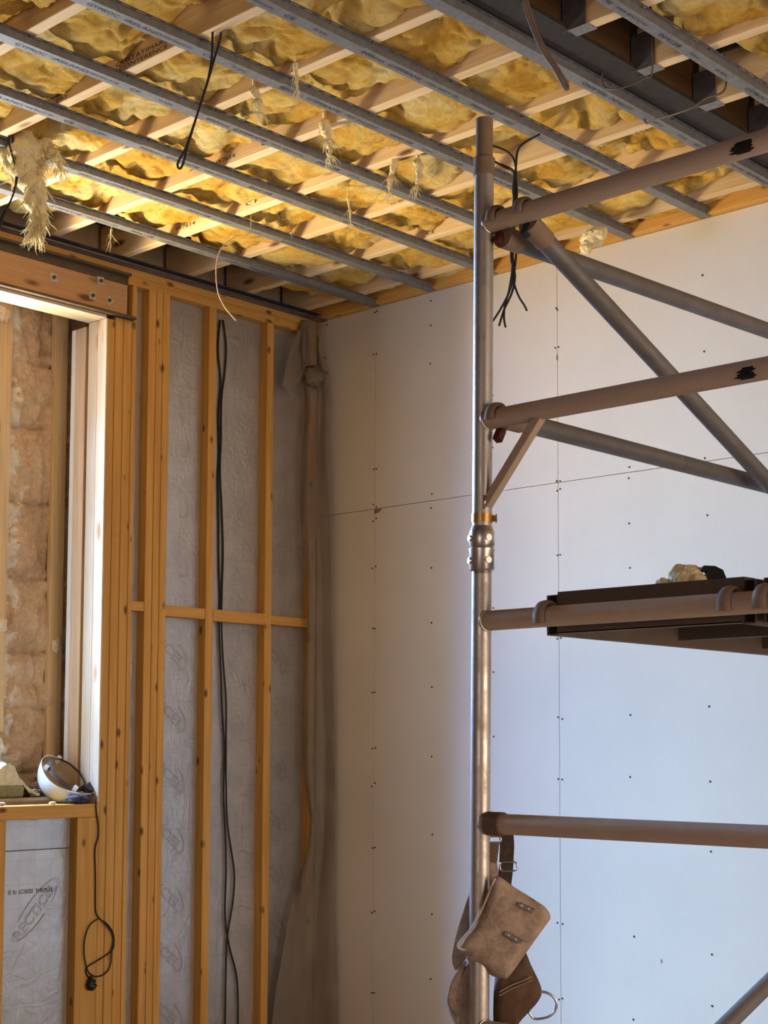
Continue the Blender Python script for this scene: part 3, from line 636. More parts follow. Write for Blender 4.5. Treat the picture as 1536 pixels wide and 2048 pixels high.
for q, r, lb in (((113, 1291), .030, 'torn scrap stuck halfway up the batten nearer the bright jamb'), ((4, 1250), .028, 'torn scrap stuck on the batten at the edge of the photo above the sill'), ((8, 627), .030, 'pinkish scrap stuck high on the batten at the edge of the photo')):
    p = at(0, -.38, *q); tag(MB().blob(p, r, 3, .55, 2.2, q[0], (.35, .9, 1.2)).build('torn_scrap', M['tape'], None, 60), lb, 'scrap', 'torn scraps on the battens')
# on the sill
tag(MB().box((-.385, -2.7, .846), (-.17, -1.475, .918), .012).build('old_plank', M['plank']), 'dirty old plank lying behind the sill, under the mineral wool', 'plank')
def lump(name, m, px, py, x, r, label, cat, sq=(1, 1, 1), zb=None, seed=1, amp=.4, parent=None):
    p = at(0, x, px, py); mb = MB().blob(p, r, 3, amp, 1.8, seed, sq)
    if zb is not None:
        lo = min(v.co.z for v in mb.bm.verts)
        for v in mb.bm.verts: v.co.z += zb - lo
    return tag(mb.build(name, m, None, 50), label, cat)
sl = thing('mineral_wool_slab', (-.30, -1.9, .918), 'cream mineral wool slab lying on the plank in the window', 'insulation')
mb = MB()
def slabf(u, v):
    y = -2.2 + u * .585; ztop = 1.075 - .15 * max(0, (u - .66) / .34) ** 1.2; x = -.215 - v * .185
    return V((x + rough((y, 3, v * 2), .02), y, ztop + v * .03 * (1 - u) + rough((x * 3, y * 3, 0), .035)))
vs = mb.grid(slabf, 60, 22)
lowr = [[mb.bm.verts.new(V((c.co.x, c.co.y, max(.9195, min(c.co.z - .012, .975))))) for c in row] for row in vs]
nu_, nv_ = 60, 22
for i in range(nu_):
    for j in range(nv_): mb.bm.faces.new((lowr[i][j], lowr[i][j + 1], lowr[i + 1][j + 1], lowr[i + 1][j]))
    mb.bm.faces.new((vs[i][0], vs[i + 1][0], lowr[i + 1][0], lowr[i][0])); mb.bm.faces.new((vs[i][nv_], vs[i + 1][nv_], lowr[i + 1][nv_], lowr[i][nv_]))
for j in range(nv_):
    mb.bm.faces.new((vs[0][j], vs[0][j + 1], lowr[0][j + 1], lowr[0][j])); mb.bm.faces.new((vs[nu_][j], vs[nu_][j + 1], lowr[nu_][j + 1], lowr[nu_][j]))
mb.build('upper_layer', M['rockwool'], sl, 60)
mb = MB().box((-.38, -2.2, .919), (-.205, -1.71, .974), .006); bmesh.ops.subdivide_edges(mb.bm, edges=mb.bm.edges[:], cuts=5, use_grid_fill=True)
for v in mb.bm.verts: v.co += noise.noise_vector(v.co * 22) * .008
mb.build('lower_layer', M['rockedge'], sl, 60)
lump('plaster_lump', M['debris'], 20, 1516, -.37, .045, 'broken plaster lump at the foot of the batten at the edge of the photo', 'debris', (1, 1.2, .9), None, 4, .5)
lump('plaster_lump', M['debris'], 4, 1496, -.37, .05, 'brown plaster flakes leaning on the batten at the edge of the photo', 'debris', (.8, .8, 1.3), None, 9, .6)
lump('stone', M['rubble'], 76, 1560, -.36, .036, 'pale stone behind the helmet on the stone ledge', 'stone', (1, 1.5, .9), .9185, 6, .35)
lump('stone', M['rubble'], 76, 1584, -.30, .020, 'small stone chip behind the helmet', 'stone', (1, 1.4, .8), .9185, 8, .4)
lump('stone', M['rubble'], 66, 1586, -.25, .010, 'tiny stone crumb beside the mineral wool slab', 'stone', (1, 1.4, .8), .9185, 12, .4)
lump('wool_scrap', M['tuft'], 105, 1612, -.02, .012, 'cream scrap on the sill edge under the helmet', 'scrap', (1, 1.6, .6), .8905, 13, .4)
lump('wool_scrap', M['debris'], 3, 1610, -.03, .012, 'orange crumb on the sill at the edge of the photo', 'scrap', (1, 1.8, .7), .8905, 14, .3)
rg = at(0, -.03, 158, 1604)
mb = MB()
for k in range(9):
    rr = random.Random(k); mb.blob(rg + V((rr.uniform(-.02, .015), -.045 + k * .0115, rr.uniform(-.006, .006))), .019 + rr.uniform(-.004, .005), 2, .6, 2.5, k + 20, (1, 1, .8))
lo = min(v.co.z for v in mb.bm.verts)
for v in mb.bm.verts: v.co.z += .8905 - lo
tag(mb.build('crumpled_rag', M['rag'], None, 40), 'crumpled blue grey rag under the helmet rim', 'rag')
# hard hat: shell tipped onto its crown, opening towards the room
hc = at(0, -.135, 131, 1560)
crown = (-UP * .80 - RT * .46 - FW * -.28).normalized(); crown = (V((0, 0, -1)) * .74 - _r * .52 + V((-math.sin(YAW), math.cos(YAW), 0)) * .42).normalized()
side = (V((math.cos(YAW), math.sin(YAW), 0)) * .80 + V((0, 0, -1)) * .60); side = (side - crown * side.dot(crown)).normalized(); oth = crown.cross(side).normalized()
hat = thing('hard_hat', (hc.x, hc.y, .8905), 'white hard hat lying upturned on the window sill, harness showing', 'hard hat')
def shell(k, inner=0):
    def f(u, v):
        a = 2 * math.pi * u; t = v * math.pi / 2; r = math.cos(t) ** .62; h = math.sin(t)
        rx, ry, rz = .132 - inner, .108 - inner, .125 - inner
        brim = max(0, math.cos(a)) ** 3 * .03 * (1 - v) ** 6; dip = .012 * math.cos(2 * a) * (1 - v)
        return hc + side * (math.cos(a) * (rx * r + brim)) + oth * (math.sin(a) * ry * r) + crown * (rz * h - dip)
    return f
mb = MB(); mb.grid(shell(0), 48, 20); bmesh.ops.remove_doubles(mb.bm, verts=mb.bm.verts, dist=.0005)
hs = mb.build('shell', M['white'], hat, 180); md = hs.modifiers.new('s', 'SOLIDIFY'); md.thickness = .003; md.offset = -1
mb = MB(); mb.grid(shell(0, .009), 40, 14); bmesh.ops.remove_doubles(mb.bm, verts=mb.bm.verts, dist=.0005); mb.build('lining', M['whitein'], hat, 180)
mb = MB(); pts = []
for k in range(36):
    a = 2 * math.pi * k / 36; pts.append(hc + side * (math.cos(a) * .098 + .004) + oth * (math.sin(a) * .080) - crown * (.006 - .012 * math.cos(a)))
mb.tube(pts, .012, 8, closed=True, flat=(1.0, .16)); mb.build('headband', M['band'], hat, 60)
for a in (.7, 2.4, 3.9, 5.5):
    q = hc + side * (math.cos(a) * .112) + oth * (math.sin(a) * .092); mb = MB().obox(q - crown * .002, crown, side, oth, .016, .008, .008, .002); mb.build('harness_clip', M['white'], hat, 40)
q = hc + side * .128 - crown * .012; MB().obox(q, crown, side, oth, .012, .014, .028, .003).build('ratchet', M['blackplastic'], hat, 40)
q0 = shell(0)(.70, .22); d = (q0 - hc).normalized(); tt = d.cross(crown).normalized(); bi = d.cross(tt)
mb = MB().tube([q0 - d * .001, q0 + d * .003], .011, 14, flat=(1, .5)); mb.build('badge', M['logo'], hat, 40)
lowest = min((hs.matrix_basis @ v.co).z for v in hs.data.vertices) + wloc(hat).z
hat.location.z += .8915 - lowest

# black lead with plug, hanging from the sill
def cable(name, pts, r, m, label, seg=6, n=8, group=None):
    return tag(MB().tube(curve_pts(pts, n), r, seg).build(name, m, None, 180), label, 'cable', group)
ld = thing('mains_lead', (.012, -1.46, .06), 'black mains lead with a plug, hanging looped from the sill down the studs', 'cable')
pts = [V((-.10, -1.475, .905)), V((-.05, -1.462, .955)), V((-.015, -1.453, .925))] + P(0, .008, (191, 1600), (193, 1625), (197, 1655), (196, 1675), (190, 1700), (191, 1750), (191, 1800), (192, 1825), (200, 1838), (214, 1848), (226, 1866), (228, 1885), (224, 1900), (205, 1915), (180, 1930), (172, 1938), (174, 1950), (181, 1958))
pts2 = P(0, .012, (196, 1838), (180, 1850), (170, 1875), (168, 1905), (172, 1930), (178, 1945), (190, 1953), (206, 1950), (218, 1938), (222, 1920), (223, 1900), (227, 1880), (222, 1862), (206, 1843))
MB().tube(curve_pts(pts), .0036, 6).tube(curve_pts(pts2), .0036, 6).build('lead', M['cable'], ld, 180)
q = at(0, .02, 183, 1969); MB().blob(q, .026, 3, .08, 2, 3, (.7, 1, 1.15)).tube([q + V((0, 0, .018)), q + V((0, -.004, .038))], [.012, .006], 8).build('plug', M['blackplastic'], ld, 60)
mb = MB()
for dy in (-.011, .011): mb.box(q + V((.018, dy - .003, -.006)), q + V((.034, dy + .003, -.002)))
mb.box(q + V((.018, -.002, .008)), q + V((.036, .002, .014))).build('pin', M['brass'], ld)

# cables in the stud bay
c1 = P(0, -.048, (440, 640), (436, 700), (441, 760), (437, 830), (438, 900), (436, 960), (437, 1040), (438, 1140), (440, 1205)) + P(0, -.043, (438, 1245), (441, 1330), (444, 1420), (449, 1500), (447, 1580), (450, 1660), (452, 1740), (450, 1830), (458, 1890), (474, 1960), (476, 2060))
c2 = P(0, -.048, (446, 640), (452, 690), (450, 740), (443, 800), (442, 880), (440, 940), (443, 1010), (446, 1100), (443, 1205)) + P(0, -.043, (443, 1245), (446, 1320), (452, 1400), (452, 1480), (452, 1560), (455, 1650), (468, 1740), (466, 1800), (455, 1870), (452, 1930), (450, 2060))
for v in c1 + c2:
    if abs(v.z - 1.82) < .05: v.x = -.044
cable('black_cable', c1, .0048, M['cable'], 'black cable running down the foil beside the middle stud, straighter one', group='cables in the stud bay')
cable('black_cable', c2, .0048, M['cable'], 'black cable running down the foil beside the middle stud, bowing out lower down', group='cables in the stud bay')

# polythene
def ip(tab, z):
    for (z0, a), (z1, b) in zip(tab, tab[1:]):
        if z <= z1: t = (z - z0) / (z1 - z0); t = max(0, min(1, t)); return a + (b - a) * t
    return tab[-1][1]
LE = [(640, 603), (700, 598), (750, 606), (800, 613), (830, 612), (900, 604), (1000, 599), (1100, 606), (1160, 615), (1250, 615), (1330, 610), (1420, 606), (1500, 605), (1560, 609), (1640, 620), (1700, 614), (1760, 596), (1830, 578), (1900, 566), (1980, 552), (2080, 540)]
RE = [(640, 642), (700, 641), (740, 650), (790, 658), (830, 655), (900, 656), (1000, 661), (1250, 664), (1500, 670), (1640, 671), (1800, 668), (1900, 672), (2080, 676)]
def pol(px, py, dep):   # plane across the corner, facing the room
    d = FW + RT * ((px - 768 - SX) / FPX) - UP * ((py - 1024 - SY) / FPX); n = V((.68, -.733, 0))
    q = CAM + d * ((dep - n.dot(CAM)) / n.dot(d)); lim = .004 + .4 * max(0, dep - .11)
    return q if q.x > lim else CAM + d * ((lim - CAM.x) / d.x)
def sheetf(u, v):
    py = 640 + v * 1440; a, b = ip(LE, py), ip(RE, py); px = a + (b - a) * u
    fold = .020 * math.sin(u * 8 + 2.4 * noise.noise(V((0, 0, v * 3.2)))) + .012 * noise.noise(V((u * 4, 1, v * 6))) + .003 * noise.noise(V((u * 12, 2, v * 16)))
    return pol(px, py, .135 + fold)
mb = MB(); mb.grid(sheetf, 34, 170)
def flap(u, v):
    t = v; cx = 606 - 34 * t; w_ = 6 + 12 * math.sin(min(1, t * 1.1) * 2.6); py = 645 + t * 135 + (u - .5) * 18 * t
    return pol(cx + (u - .3) * 2 * w_, py, .15 + .02 * math.sin(u * 5 + t * 4))
mb.grid(flap, 10, 30)
def knotf(u, v):
    a = u * 2 * math.pi; b = v * math.pi; r = .9 + .55 * noise.noise(V((math.cos(a) * 2.5, math.sin(a) * 2.5, v * 6)))
    return pol(628 + 24 * r * math.sin(b) * math.cos(a), 752 - 20 * r * math.cos(b), .165 + .03 * math.sin(b) * math.sin(a))
mb.grid(knotf, 24, 12)
ps = mb.build('polythene_sheet', M['poly'], None, 180); tag(ps, 'dusty clear polythene sheet hanging gathered in the room corner', 'polythene sheet')
md = ps.modifiers.new('t', 'SOLIDIFY'); md.thickness = .0006
mb = MB()
def sh2(u, v):
    y = -.748 + u * .345; z = 1.79 - v * 2.15; return V((-.044 + .006 * math.sin(u * 26 + 1.5 * noise.noise(V((0, 1, z * 2)))) + .004 * noise.noise(V((y * 12, 3, z * 1.2))) , y, z))

# ================================================================= SCAFFOLD
YP = -2.775; ZR = [2.504, 1.993, 1.480, .973, .465, -.04]
def px_(z): return 3.4345 + (z - 1.6) * .0100       # the post leans a touch
def rib_tube(mb, a, b, r=.0254): return mb.tube([a, b], r, 56, rib=.035)
def frame(y, label, sleeve=True):
    f = thing('scaffold_end_ladder', (4.15, y, ZF), label, 'scaffold frame', 'scaffold end frames')
    for k, dx in enumerate((0, 1.45)):
        up = MB().tube([V((px_(z) + dx, y, z)) for z in (1.60, 2.66)], .0254, 32).build('upright', M['alu'], f, 60)
        MB().tube([V((px_(z) + dx, y, z)) for z in (2.66, 2.784)], .0222, 32, cap=False).tube([V((px_(z) + dx, y, z)) for z in (2.784, 2.70)], .0195, 32, cap=False).build('spigot', M['clamp'], up, 60)
        MB().tube([V((px_(z) + dx, y, z)) for z in (2.634, 2.640, 2.645, 2.672, 2.678, 2.682)], [.0275, .0295, .0272, .0272, .0285, .025], 32).build('spigot_collar', M['clamp'], up, 60)
        lo = MB().tube([V((px_(z) + dx, y, z)) for z in (1.61, ZF + .16)], .0254, 32).build('upright', M['alu'], f, 60)
        MB().tube([V((px_(z) + dx, y, z)) for z in (ZF + .16, ZF + .11)], [.018, .018], 16).build('leg_screw', M['galvdark'], lo, 60)
        cx = px_(ZF) + dx; mb = MB()
        mb.tube([V((cx - .02, y + .03, ZF + .0605)), V((cx + .02, y + .03, ZF + .0605))], .060, 24); mb.build('castor', M['blackplastic'], lo, 60)
        # joint collar between the two lifts
        mb = MB(); zz = [1.608, 1.612, 1.655, 1.660, 1.664, 1.668, 1.672, 1.706, 1.712, 1.722]; rr = [.030, .0325, .0320, .0335, .0335, .0300, .0330, .0325, .030, .026]
        mb.tube([V((px_(z) + dx, y, z)) for z in zz], rr, 32)
        for ang in (-.35, 2.2, 4.2):
            d_ = V((math.cos(ang), math.sin(ang), 0))
            for z in (1.633, 1.69): mb.tube([V((px_(z) + dx, y, z)) + d_ * .028, V((px_(z) + dx, y, z)) + d_ * .036], .0085, 10)
        mb.build('joint_collar', M['castalu'], up, 40)
        mb = MB(); zc = 1.742
        mb.tube([V((px_(z) + dx, y, z)) for z in (zc - .011, zc + .011)], .0272, 32)
        q = V((px_(zc) + dx, y, zc)); t1 = _r; mb.obox(q + t1 * .036, t1, V((0, 0, 1)), t1.cross(V((0, 0, 1))), .0015, .010, .012); mb.obox(q + t1 * .031, t1, V((0, 0, 1)), t1.cross(V((0, 0, 1))), .005, .008, .002)
        mb.build('locking_clip', M['brass'], up, 40)
    for z in ZR:
        rg_ = rib_tube(MB(), (px_(z) + .012, y, z), (px_(z) + 1.438, y, z)).build('rung', M['rung'], f, 50)
        for s in (px_(z) + .024, px_(z) + 1.426):      # weld bead around each end of the rung
            mb = MB(); mb.tube([V((s, y + math.cos(t) * .0262, z + math.sin(t) * .0262)) + V(((.012 if s < 4 else -.012) * -abs(math.cos(t)) * -1, 0, 0)) * -.6 for t in [2 * math.pi * k / 24 for k in range(24)]], .0038, 6, closed=True)
            mb.build('weld', M['castalu'], rg_, 180)
    for z, xx in ((2.504, 4.205), (1.993, 4.205)):
        if y > -2: continue
        def smear(u, v):
            t = math.radians(172 + 62 * v); r = .0259; wv = noise.noise(V((v * 6, z, 0))) * .016
            return V((xx - .022 + .044 * u + wv * (1 if u > .5 else -1.6) + (.012 if v < .3 and u < .5 else 0), y + math.cos(t) * r, z + math.sin(t) * r))
        mb = MB(); mb.grid(smear, 8, 12); mb.build('tar_smear', M['blackplastic'], f, 180)
    for s, e in ((0, 1), (1.45, -1)):                  # corner struts
        a = V((px_(1.78) + s + e * .022, y, 1.783)); b = V((px_(1.97) + s + e * .178, y, 1.970)); d_ = (b - a).normalized(); n_ = V((0, 1, 0)); k_ = d_.cross(n_)
        st = MB().obox((a + b) / 2, d_, n_, k_, (b - a).length / 2 + .012, .012, .0125, .002).build('strut', M['rung'], f)
        MB().tube([a + V((0, -.014, -.014)) - d_ * .008, a + V((0, -.014, .014))], .005, 6).build('weld', M['castalu'], st, 180); MB().tube([b + V((-.018, -.012, .004)), b + V((.014, -.012, .008))], .0055, 6).build('weld', M['castalu'], st, 180)
    return f
near = frame(YP, 'scaffold end frame with leaning post and ribbed rungs, holding the tool belt')
far = frame(YP + 1.80, 'scaffold end frame near the plasterboard wall, just beyond the right edge')
def clamp(mb, x, y, z, d, big=.036):   # hook over a rung
    pts = [V((x, y + math.cos(t) * big, z + math.sin(t) * big)) for t in [math.radians(a) for a in range(-40, 215, 15)]]
    mb.tube(pts, .0125, 8, flat=(.55, 1.25))
def brace(label, a, b, tcol, zc, group):
    a, b = V(a), V(b); br = thing('scaffold_brace', a, label, 'scaffold brace', group)
    MB().tube([a, b], .0250, 32).build('tube', M['brace'], br, 60)
    for p, q, zr, sg in ((a, b, zc[0], 1), (b, a, zc[1], -1)):
        yr = YP if sg > 0 else YP + 1.80; mb = MB(); d_ = (q - p).normalized()
        pts = [V((p.x, yr + sg * math.cos(t) * .0335, zr + math.sin(t) * .0335)) for t in [math.radians(k) for k in range(-60, 206, 14)]]
        mb.tube(pts, [.012] * len(pts), 8, flat=(.6, 1.3))
        mb.tube([p - d_ * .03, p + d_ * .045], .0285, 24)
        cl = mb.build('hook', M['clamp'], br, 50)
        MB().obox(V((p.x - .004, yr + sg * .012, zr - .042)), V((1, 0, 0)), V((0, .5, .86)), V((0, -.86, .5)), .010, .017, .011, .002).build('trigger', tcol, cl)
    return br
brace('grey scaffold brace running level from the top rung, above the long diagonal', (3.490, -2.728, 2.468), (3.490, -.99, 2.513), M['red'], (2.504, 2.504), 'scaffold braces')
brace('grey scaffold brace running level from the second rung, below the long diagonal', (3.487, -2.728, 1.998), (3.487, -.99, 1.996), M['red'], (1.993, 1.993), 'scaffold braces')
brace('grey scaffold diagonal brace falling from the top rung across the second rung', (3.578, -2.735, 2.470), (3.578, -.99, 1.729), M['blue'], (2.504, 1.729), 'scaffold braces')
brace('grey scaffold diagonal brace rising at the bottom right corner of the photo', (3.585, -2.735, .063), (3.585, -.99, .702), M['blue'], (-.04, .702), 'scaffold braces')
# platforms
def platform(x0, x1, label):
    p = thing('scaffold_platform', ((x0 + x1) / 2, -1.9, 1.436), label, 'scaffold platform', 'scaffold platforms')
    ya, yb = YP + .033, YP + 1.767
    for k, xx in enumerate((x0, x1 - .034)):
        prof = [(0, 0), (.034, 0), (.034, .098), (0, .098), (0, .003), (.003, .003), (.003, .095), (.031, .095), (.031, .003), (0, .003)]
        mb = MB(); mb.box((xx, ya, 1.437), (xx + .034, yb, 1.440)).box((xx, ya, 1.500), (xx + .034, yb, 1.503)).box((xx, ya, 1.533), (xx + .034, yb, 1.536)).box((xx, ya, 1.44), (xx + .003, yb, 1.533)).box((xx + .031, ya, 1.44), (xx + .034, yb, 1.533))
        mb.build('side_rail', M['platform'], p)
    for ye, dy in ((ya, 1), (yb, -1)):
        mb = MB(); mb.box((x0 + .034, ye, 1.441), (x1 - .034, ye + dy * .004, 1.532)); mb.box((x0 + .034, ye, 1.4405), (x1 - .034, ye + dy * .03, 1.4435)); mb.box((x0 + .03, ye + dy * .004, 1.525), (x1 - .03, ye + dy * .05, 1.543))
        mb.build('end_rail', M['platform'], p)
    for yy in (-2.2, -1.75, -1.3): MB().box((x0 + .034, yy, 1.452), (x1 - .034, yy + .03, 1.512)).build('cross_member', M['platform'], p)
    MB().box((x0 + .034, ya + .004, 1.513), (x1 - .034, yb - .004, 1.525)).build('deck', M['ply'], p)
    for xx in (x0 + .005, x1 - .062):
        for yr, sg in ((YP, 1), (YP + 1.80, -1)):
            mb = MB(); pts = [V((xx + .02, yr + sg * .036, 1.500))] + [V((xx + .02, yr + sg * math.cos(t) * .0345, 1.480 + math.sin(t) * .0345)) for t in [math.radians(a) for a in range(40, 195, 14)]] + [V((xx + .02, yr - sg * .0335, 1.462))]
            mb.tube(pts, .017, 8, flat=(.38, 1)); mb.build('hook', M['clamp'], p, 50)
    return p
platform(3.615, 4.190, 'scaffold platform hooked on the third rung, nearer the post')
platform(4.210, 4.785, 'scaffold platform hooked on the third rung, running off the right edge')
q = V((3.985, -2.70, 1.525))
wd = thing('wool_wad', q + V((0, 0, 0)), 'yellow wool wad lying on the scaffold platform', 'insulation tuft')
MB().blob(q + V((0, 0, .030)), .033, 5, .2, 1.6, 3, (1.25, .9, 1)).blob(q + V((-.055, -.01, .018)), .016, 4, .25, 1.6, 8).blob(q + V((.035, .0, .018)), .022, 4, .25, 1.6, 11).build('wool', M['tuft'], wd, 180)
gp = at(1, -2.66, 1440, 1158); gz = 1.5255
gb = thing('black_bracket', (gp.x, -2.66, gz), 'black plastic bracket standing on the scaffold platform', 'bracket')
MB().prism([(-.030, .048), (-.026, .056), (.0, .055), (.018, .046), (.026, .025), (.030, 0), (-.018, 0), (-.018, .044), (-.030, .042)], V((gp.x, -2.68, gz)), _r, (0, 0, 1), _r.cross(V((0, 0, 1))) * -1, .035).build('bracket', M['blackplastic'], gb)

# ================================================================= TOOL BELT on the rung
TB = thing('tool_belt', deep(965, 1900, 3.77), 'brown suede tool belt with pouches hanging on the scaffold post from a webbing strap', 'tool belt')
D0 = 3.83
def pad(outline, wc, th, bulge=.0, rings=6, curve=None):
    """closed solid from an outline; wc distance towards the room from the post, th thickness"""
    mb = MB(); n = len(outline); pts = []
    for i in range(n):                                # smooth the outline
        p0, p1, p2, p3 = [V(outline[(i + k - 1) % n]) for k in range(4)]
        for t in (0, .25, .5, .75): pts.append(.5 * ((2 * p1) + (p2 - p0) * t + (2 * p0 - 5 * p1 + 4 * p2 - p3) * t * t + (3 * p1 - p0 - 3 * p2 + p3) * t ** 3))
    c = sum(pts, V((0, 0))) / len(pts); W = []
    for sgn in (1, -1):
        lay = []
        for r in range(rings + 1):
            s = 1 - r / rings; prof = math.sqrt(max(0, 1 - s ** 4))
            row = []
            for q in (pts if r < rings else [c]):
                xy = c + (q - c) * s; dd = wc + sgn * (th * .5 * (.55 + .45 * prof) + (bulge * prof if sgn > 0 else 0))
                if curve: dd += curve(xy)
                dd += .002 * noise.noise(V((xy.x * .05, xy.y * .05, 0)))
                row.append(mb.bm.verts.new(deep(xy.x, xy.y, D0 - dd)))
            lay.append(row)
        m = len(pts)
        for r in range(rings - 1):
            for i in range(m): mb.bm.faces.new((lay[r][i], lay[r][(i + 1) % m], lay[r + 1][(i + 1) % m], lay[r + 1][i]))
        for i in range(m): mb.bm.faces.new((lay[rings - 1][i], lay[rings - 1][(i + 1) % m], lay[rings][0]))
        W.append(lay[0])
    m = len(pts)
    for i in range(m): mb.bm.faces.new((W[0][i], W[0][(i + 1) % m], W[1][(i + 1) % m], W[1][i]))
    return mb
def strip(pts, hw, dep, th, tw=0):   # flat strap along pixel points
    c = curve_pts([deep(px, py, D0 - d) for px, py, d in pts], 6); mb = MB()
    mb.tube(c, hw, 8, flat=(1, 1)); return mb
pad([(958, 1716), (990, 1722), (996, 1750), (985, 1800), (965, 1850), (940, 1905), (918, 1935), (910, 1940), (904, 1920), (907, 1895), (916, 1855), (930, 1812), (946, 1765)], .042, .008, .002).build('back_panel', M['leather'], TB, 60)
pad([(904, 1958), (928, 1926), (948, 1922), (966, 1945), (974, 1985), (976, 2030), (972, 2078), (930, 2070), (905, 2040), (893, 2002)], .020, .05, .018).build('side_pouch', M['leather'], TB, 60)
pad([(898, 1975), (908, 1950), (930, 1922), (930, 1932), (918, 1960), (912, 1985), (915, 2020), (920, 2044), (905, 2025), (894, 2003)], .052, .012, .003).build('side_flap', M['leather'], TB, 60)
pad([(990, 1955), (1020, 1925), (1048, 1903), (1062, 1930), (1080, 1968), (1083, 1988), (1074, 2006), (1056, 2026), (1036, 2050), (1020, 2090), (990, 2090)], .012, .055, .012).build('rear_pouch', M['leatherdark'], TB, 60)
for k_ in (0, 1): MB().tube(curve_pts([deep(x, y + 7 * k_, D0 - .058) for x, y in ((998, 1985), (1020, 1972), (1044, 1962), (1064, 1953))]), .0016, 5).build('seam', M['leather'], TB, 180)
fp = pad([(993, 1752), (1030, 1775), (1070, 1800), (1092, 1816), (1101, 1834), (1092, 1850), (1066, 1886), (1046, 1915), (1018, 1953), (1006, 1957), (985, 1952), (958, 1935), (935, 1920), (931, 1910), (917, 1898), (922, 1882), (944, 1855), (965, 1815), (980, 1778)], .078, .022, .022).build('front_pouch', M['leather'], TB, 60)
pad([(1003, 1795), (1040, 1806), (1075, 1823), (1087, 1832), (1090, 1842), (1078, 1866), (1063, 1884), (1030, 1876), (983, 1850)], .108, .006, .002).build('pocket', M['leather'], fp, 60)
for a, b in (((1038, 1808), (1067, 1822)), ((1011, 1866), (1042, 1884))):
    pa, pb = deep(*a, D0 - .116), deep(*b, D0 - .116); d_ = (pb - pa).normalized(); n_ = -FW; k_ = d_.cross(n_)
    cb = MB().obox((pa + pb) / 2, d_, n_, k_, (pb - pa).length / 2, .0016, .0042, .0012).build('steel_plate', M['steel'], fp)
    mb = MB()
    for t in (.2, .66): q = pa + (pb - pa) * t; mb.tube([q, q + n_ * .004], .0034, 10)
    mb.build('rivet', M['washer'], cb, 40)
# pale cut edges of the leather
MB().tube(curve_pts([deep(x, y, D0 - .094) for x, y in ((990, 1756), (978, 1785), (962, 1822), (943, 1857), (922, 1882), (917, 1895), (932, 1899), (948, 1888))]), .0035, 6).build('cut_edge', M['leatheredge'], fp, 180)
MB().tube(curve_pts([deep(x, y, D0 - .056) for x, y in ((929, 1926), (922, 1945), (914, 1962), (911, 1985), (914, 2020), (918, 2045))]), .0028, 6).build('cut_edge', M['leatheredge'], TB, 180)
pad([(966, 1800), (980, 1782), (978, 1800), (968, 1825), (960, 1840), (958, 1810)], .062, .012, .004).build('wool_filling', M['tuft'], TB, 60)
# webbing straps
def flatstrap(px, hw, m, name, th=.0028, parent=TB):
    c = curve_pts([deep(x, y, D0 - d) for x, y, d in px], 6); mb = MB(); rows = []
    for i, p in enumerate(c):
        t = (c[min(i + 1, len(c) - 1)] - c[max(i - 1, 0)]).normalized(); sd = t.cross(FW)
        if sd.length < .3: sd = RT
        sd = sd.normalized(); nn = t.cross(sd).normalized()
        rows.append([mb.bm.verts.new(p + sd * a * hw + nn * b * th * .5) for a, b in ((-1, -1), (1, -1), (1, 1), (-1, 1))])
    for i in range(len(rows) - 1):
        for k in range(4): mb.bm.faces.new((rows[i][k], rows[i][(k + 1) % 4], rows[i + 1][(k + 1) % 4], rows[i + 1][k]))
    mb.bm.faces.new(rows[0]); mb.bm.faces.new(rows[-1]); return mb.build(name, m, parent)
flatstrap([(983, 1684, .045), (981, 1700, .046), (978, 1724, .047)], .020, M['web'], 'front_strap')
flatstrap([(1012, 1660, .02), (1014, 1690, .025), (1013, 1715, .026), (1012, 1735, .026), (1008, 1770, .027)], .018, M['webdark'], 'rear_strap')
# the strap wound round the rung
def wrap(u, v):
    a = 2 * math.pi * u; x = px_(.973) + .028 + v * .048; r = .0285 + .0012 * math.sin(v * 48)
    return V((x, YP + math.cos(a) * r, .973 + math.sin(a) * r))
mb = MB(); mb.grid(wrap, 36, 32); o = mb.build('strap_loop', M['web'], TB, 180); md = o.modifiers.new('s', 'SOLIDIFY'); md.thickness = .0025
def dring(cx, cy, w_, h_, d, r=.0022, parent=TB):
    pts = [deep(cx + w_ * math.copysign(abs(math.cos(t)) ** .5, math.cos(t)), cy + h_ * math.copysign(abs(math.sin(t)) ** .5, math.sin(t)), D0 - d) for t in [2 * math.pi * k / 28 for k in range(28)]]
    MB().tube(pts, r, 6, closed=True).build('buckle', M['steel'], parent, 180)
dring(984, 1679, 18, 6, .046); dring(1017, 1733, 17, 9, .030)
MB().tube(curve_pts([deep(x, y, D0 - .03) for x, y in ((1078, 1983), (1092, 1985), (1106, 1993), (1113, 2007), (1110, 2021), (1100, 2032), (1084, 2037), (1068, 2037), (1057, 2024))]), .0034, 8).build('hammer_loop', M['steel'], TB, 180)

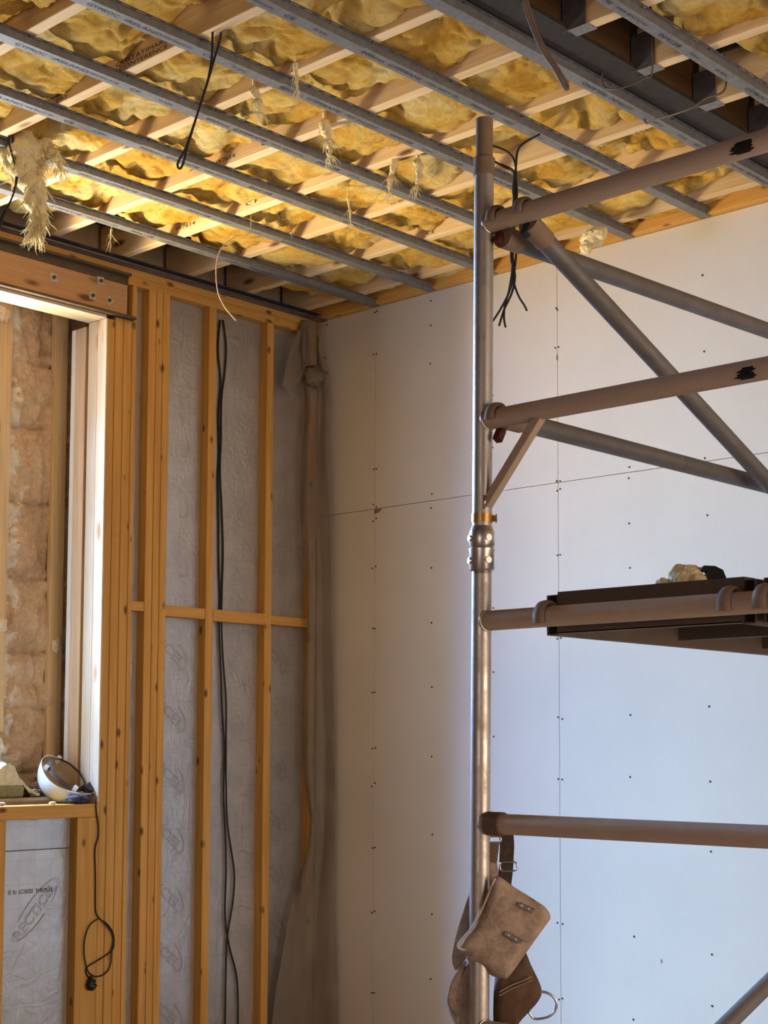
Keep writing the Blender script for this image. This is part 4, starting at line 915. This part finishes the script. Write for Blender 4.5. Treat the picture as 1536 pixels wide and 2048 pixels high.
# ================================================================= LOOSE CEILING CABLES
def cab(pts, r, m, label, up=(1, 1)):
    pts = ([pts[0] + V((0, 0, .13))] if up[0] else []) + list(pts) + ([pts[-1] + V((0, 0, .13))] if up[1] else [])
    return cable('ceiling_cable', pts, r, m, label, group='loose cables at the ceiling')
cab(T(5.005, (425, 70), (424, 110), (420, 140), (413, 170), (399, 215), (386, 255), (372, 295), (356, 325)) + T(5.01, (358, 337), (365, 330), (376, 290), (388, 250), (402, 205), (415, 165), (428, 120), (442, 66)), .0040, M['cable'], 'black cable loop hanging between channels at the upper left')
cab(T(5.86, (18, 280), (24, 310), (32, 338), (30, 375), (20, 405), (6, 435), (0, 455)) + T(5.865, (4, 430), (22, 400), (33, 365), (34, 330), (27, 300), (25, 280)), .0036, M['cable'], 'black cable loop hanging down over the window header')
cab(T(4.66, (1045, -20), (1052, 20), (1066, 60), (1084, 100), (1110, 140), (1130, 176)) + T(4.668, (1135, 172), (1122, 148), (1095, 105), (1074, 65), (1058, 15), (1050, -20)), .0060, M['cablegrey'], 'thick grey brown cable loop hanging under the dark beam')
cab([deep(1206, 168, 5.30), deep(1228, 178, 5.22), deep(1262, 170, 5.20), deep(1290, 156, 5.19), deep(1304, 146, 5.2)], .0034, M['cablegrey'], 'thin cable crossing the dark beam near a hanger, upper of two')
cab([deep(1290, 243, 5.62), deep(1312, 238, 5.50), deep(1350, 228, 5.42), deep(1385, 214, 5.36), deep(1412, 196, 5.36), deep(1450, 178, 5.36)], .0040, M['cablegrey'], 'thin cable crossing the dark beam to a hanger, lower of two')
cab([deep(584, 475, 6.86), deep(583, 462, 6.84), deep(574, 440, 6.84), deep(560, 432, 6.88)], .0026, M['cablegrey'], 'short brown wire curling out of the wool in mid ceiling', (0, 1))
cab(T(6.76, (500, 463), (475, 472), (450, 488), (436, 512), (432, 545), (436, 585), (450, 615), (472, 641)), .0024, M['wire'], 'thin pale wire hanging in a curve over the stud wall', (1, 0))
lw = thing('cable_bunch', deep(1028, 400, 5.7), 'bunch of black cables hanging behind the top of the scaffold post', 'cable')
D = 5.7
def strand(*q): return MB().tube(curve_pts([deep(x, y, D + (i % 3) * .004) for i, (x, y) in enumerate(q)]), .0042, 6).build('strand', M['cable'], lw, 180)
strand((978, 290), (1000, 296), (1018, 306), (1030, 325), (1032, 360), (1030, 400), (1026, 470), (1024, 500), (1028, 540), (1020, 580), (1000, 620), (980, 650))
strand((985, 320), (1008, 334), (1024, 342), (1031, 355), (1034, 390), (1028, 430), (1024, 480), (1022, 520), (1030, 550), (1024, 585), (1008, 620), (998, 652))
strand((960, 300), (985, 322), (1010, 332), (1028, 345), (1026, 380), (1030, 420), (1028, 480), (1032, 510), (1028, 560), (1036, 590), (1048, 610), (1054, 622))
strand((1080, 268), (1050, 285), (1036, 300), (1032, 330), (1029, 380), (1025, 430), (1026, 480), (1024, 540), (1018, 580), (1010, 610), (1008, 635), (1011, 655))
# the platforms, frames and straps above complete the place
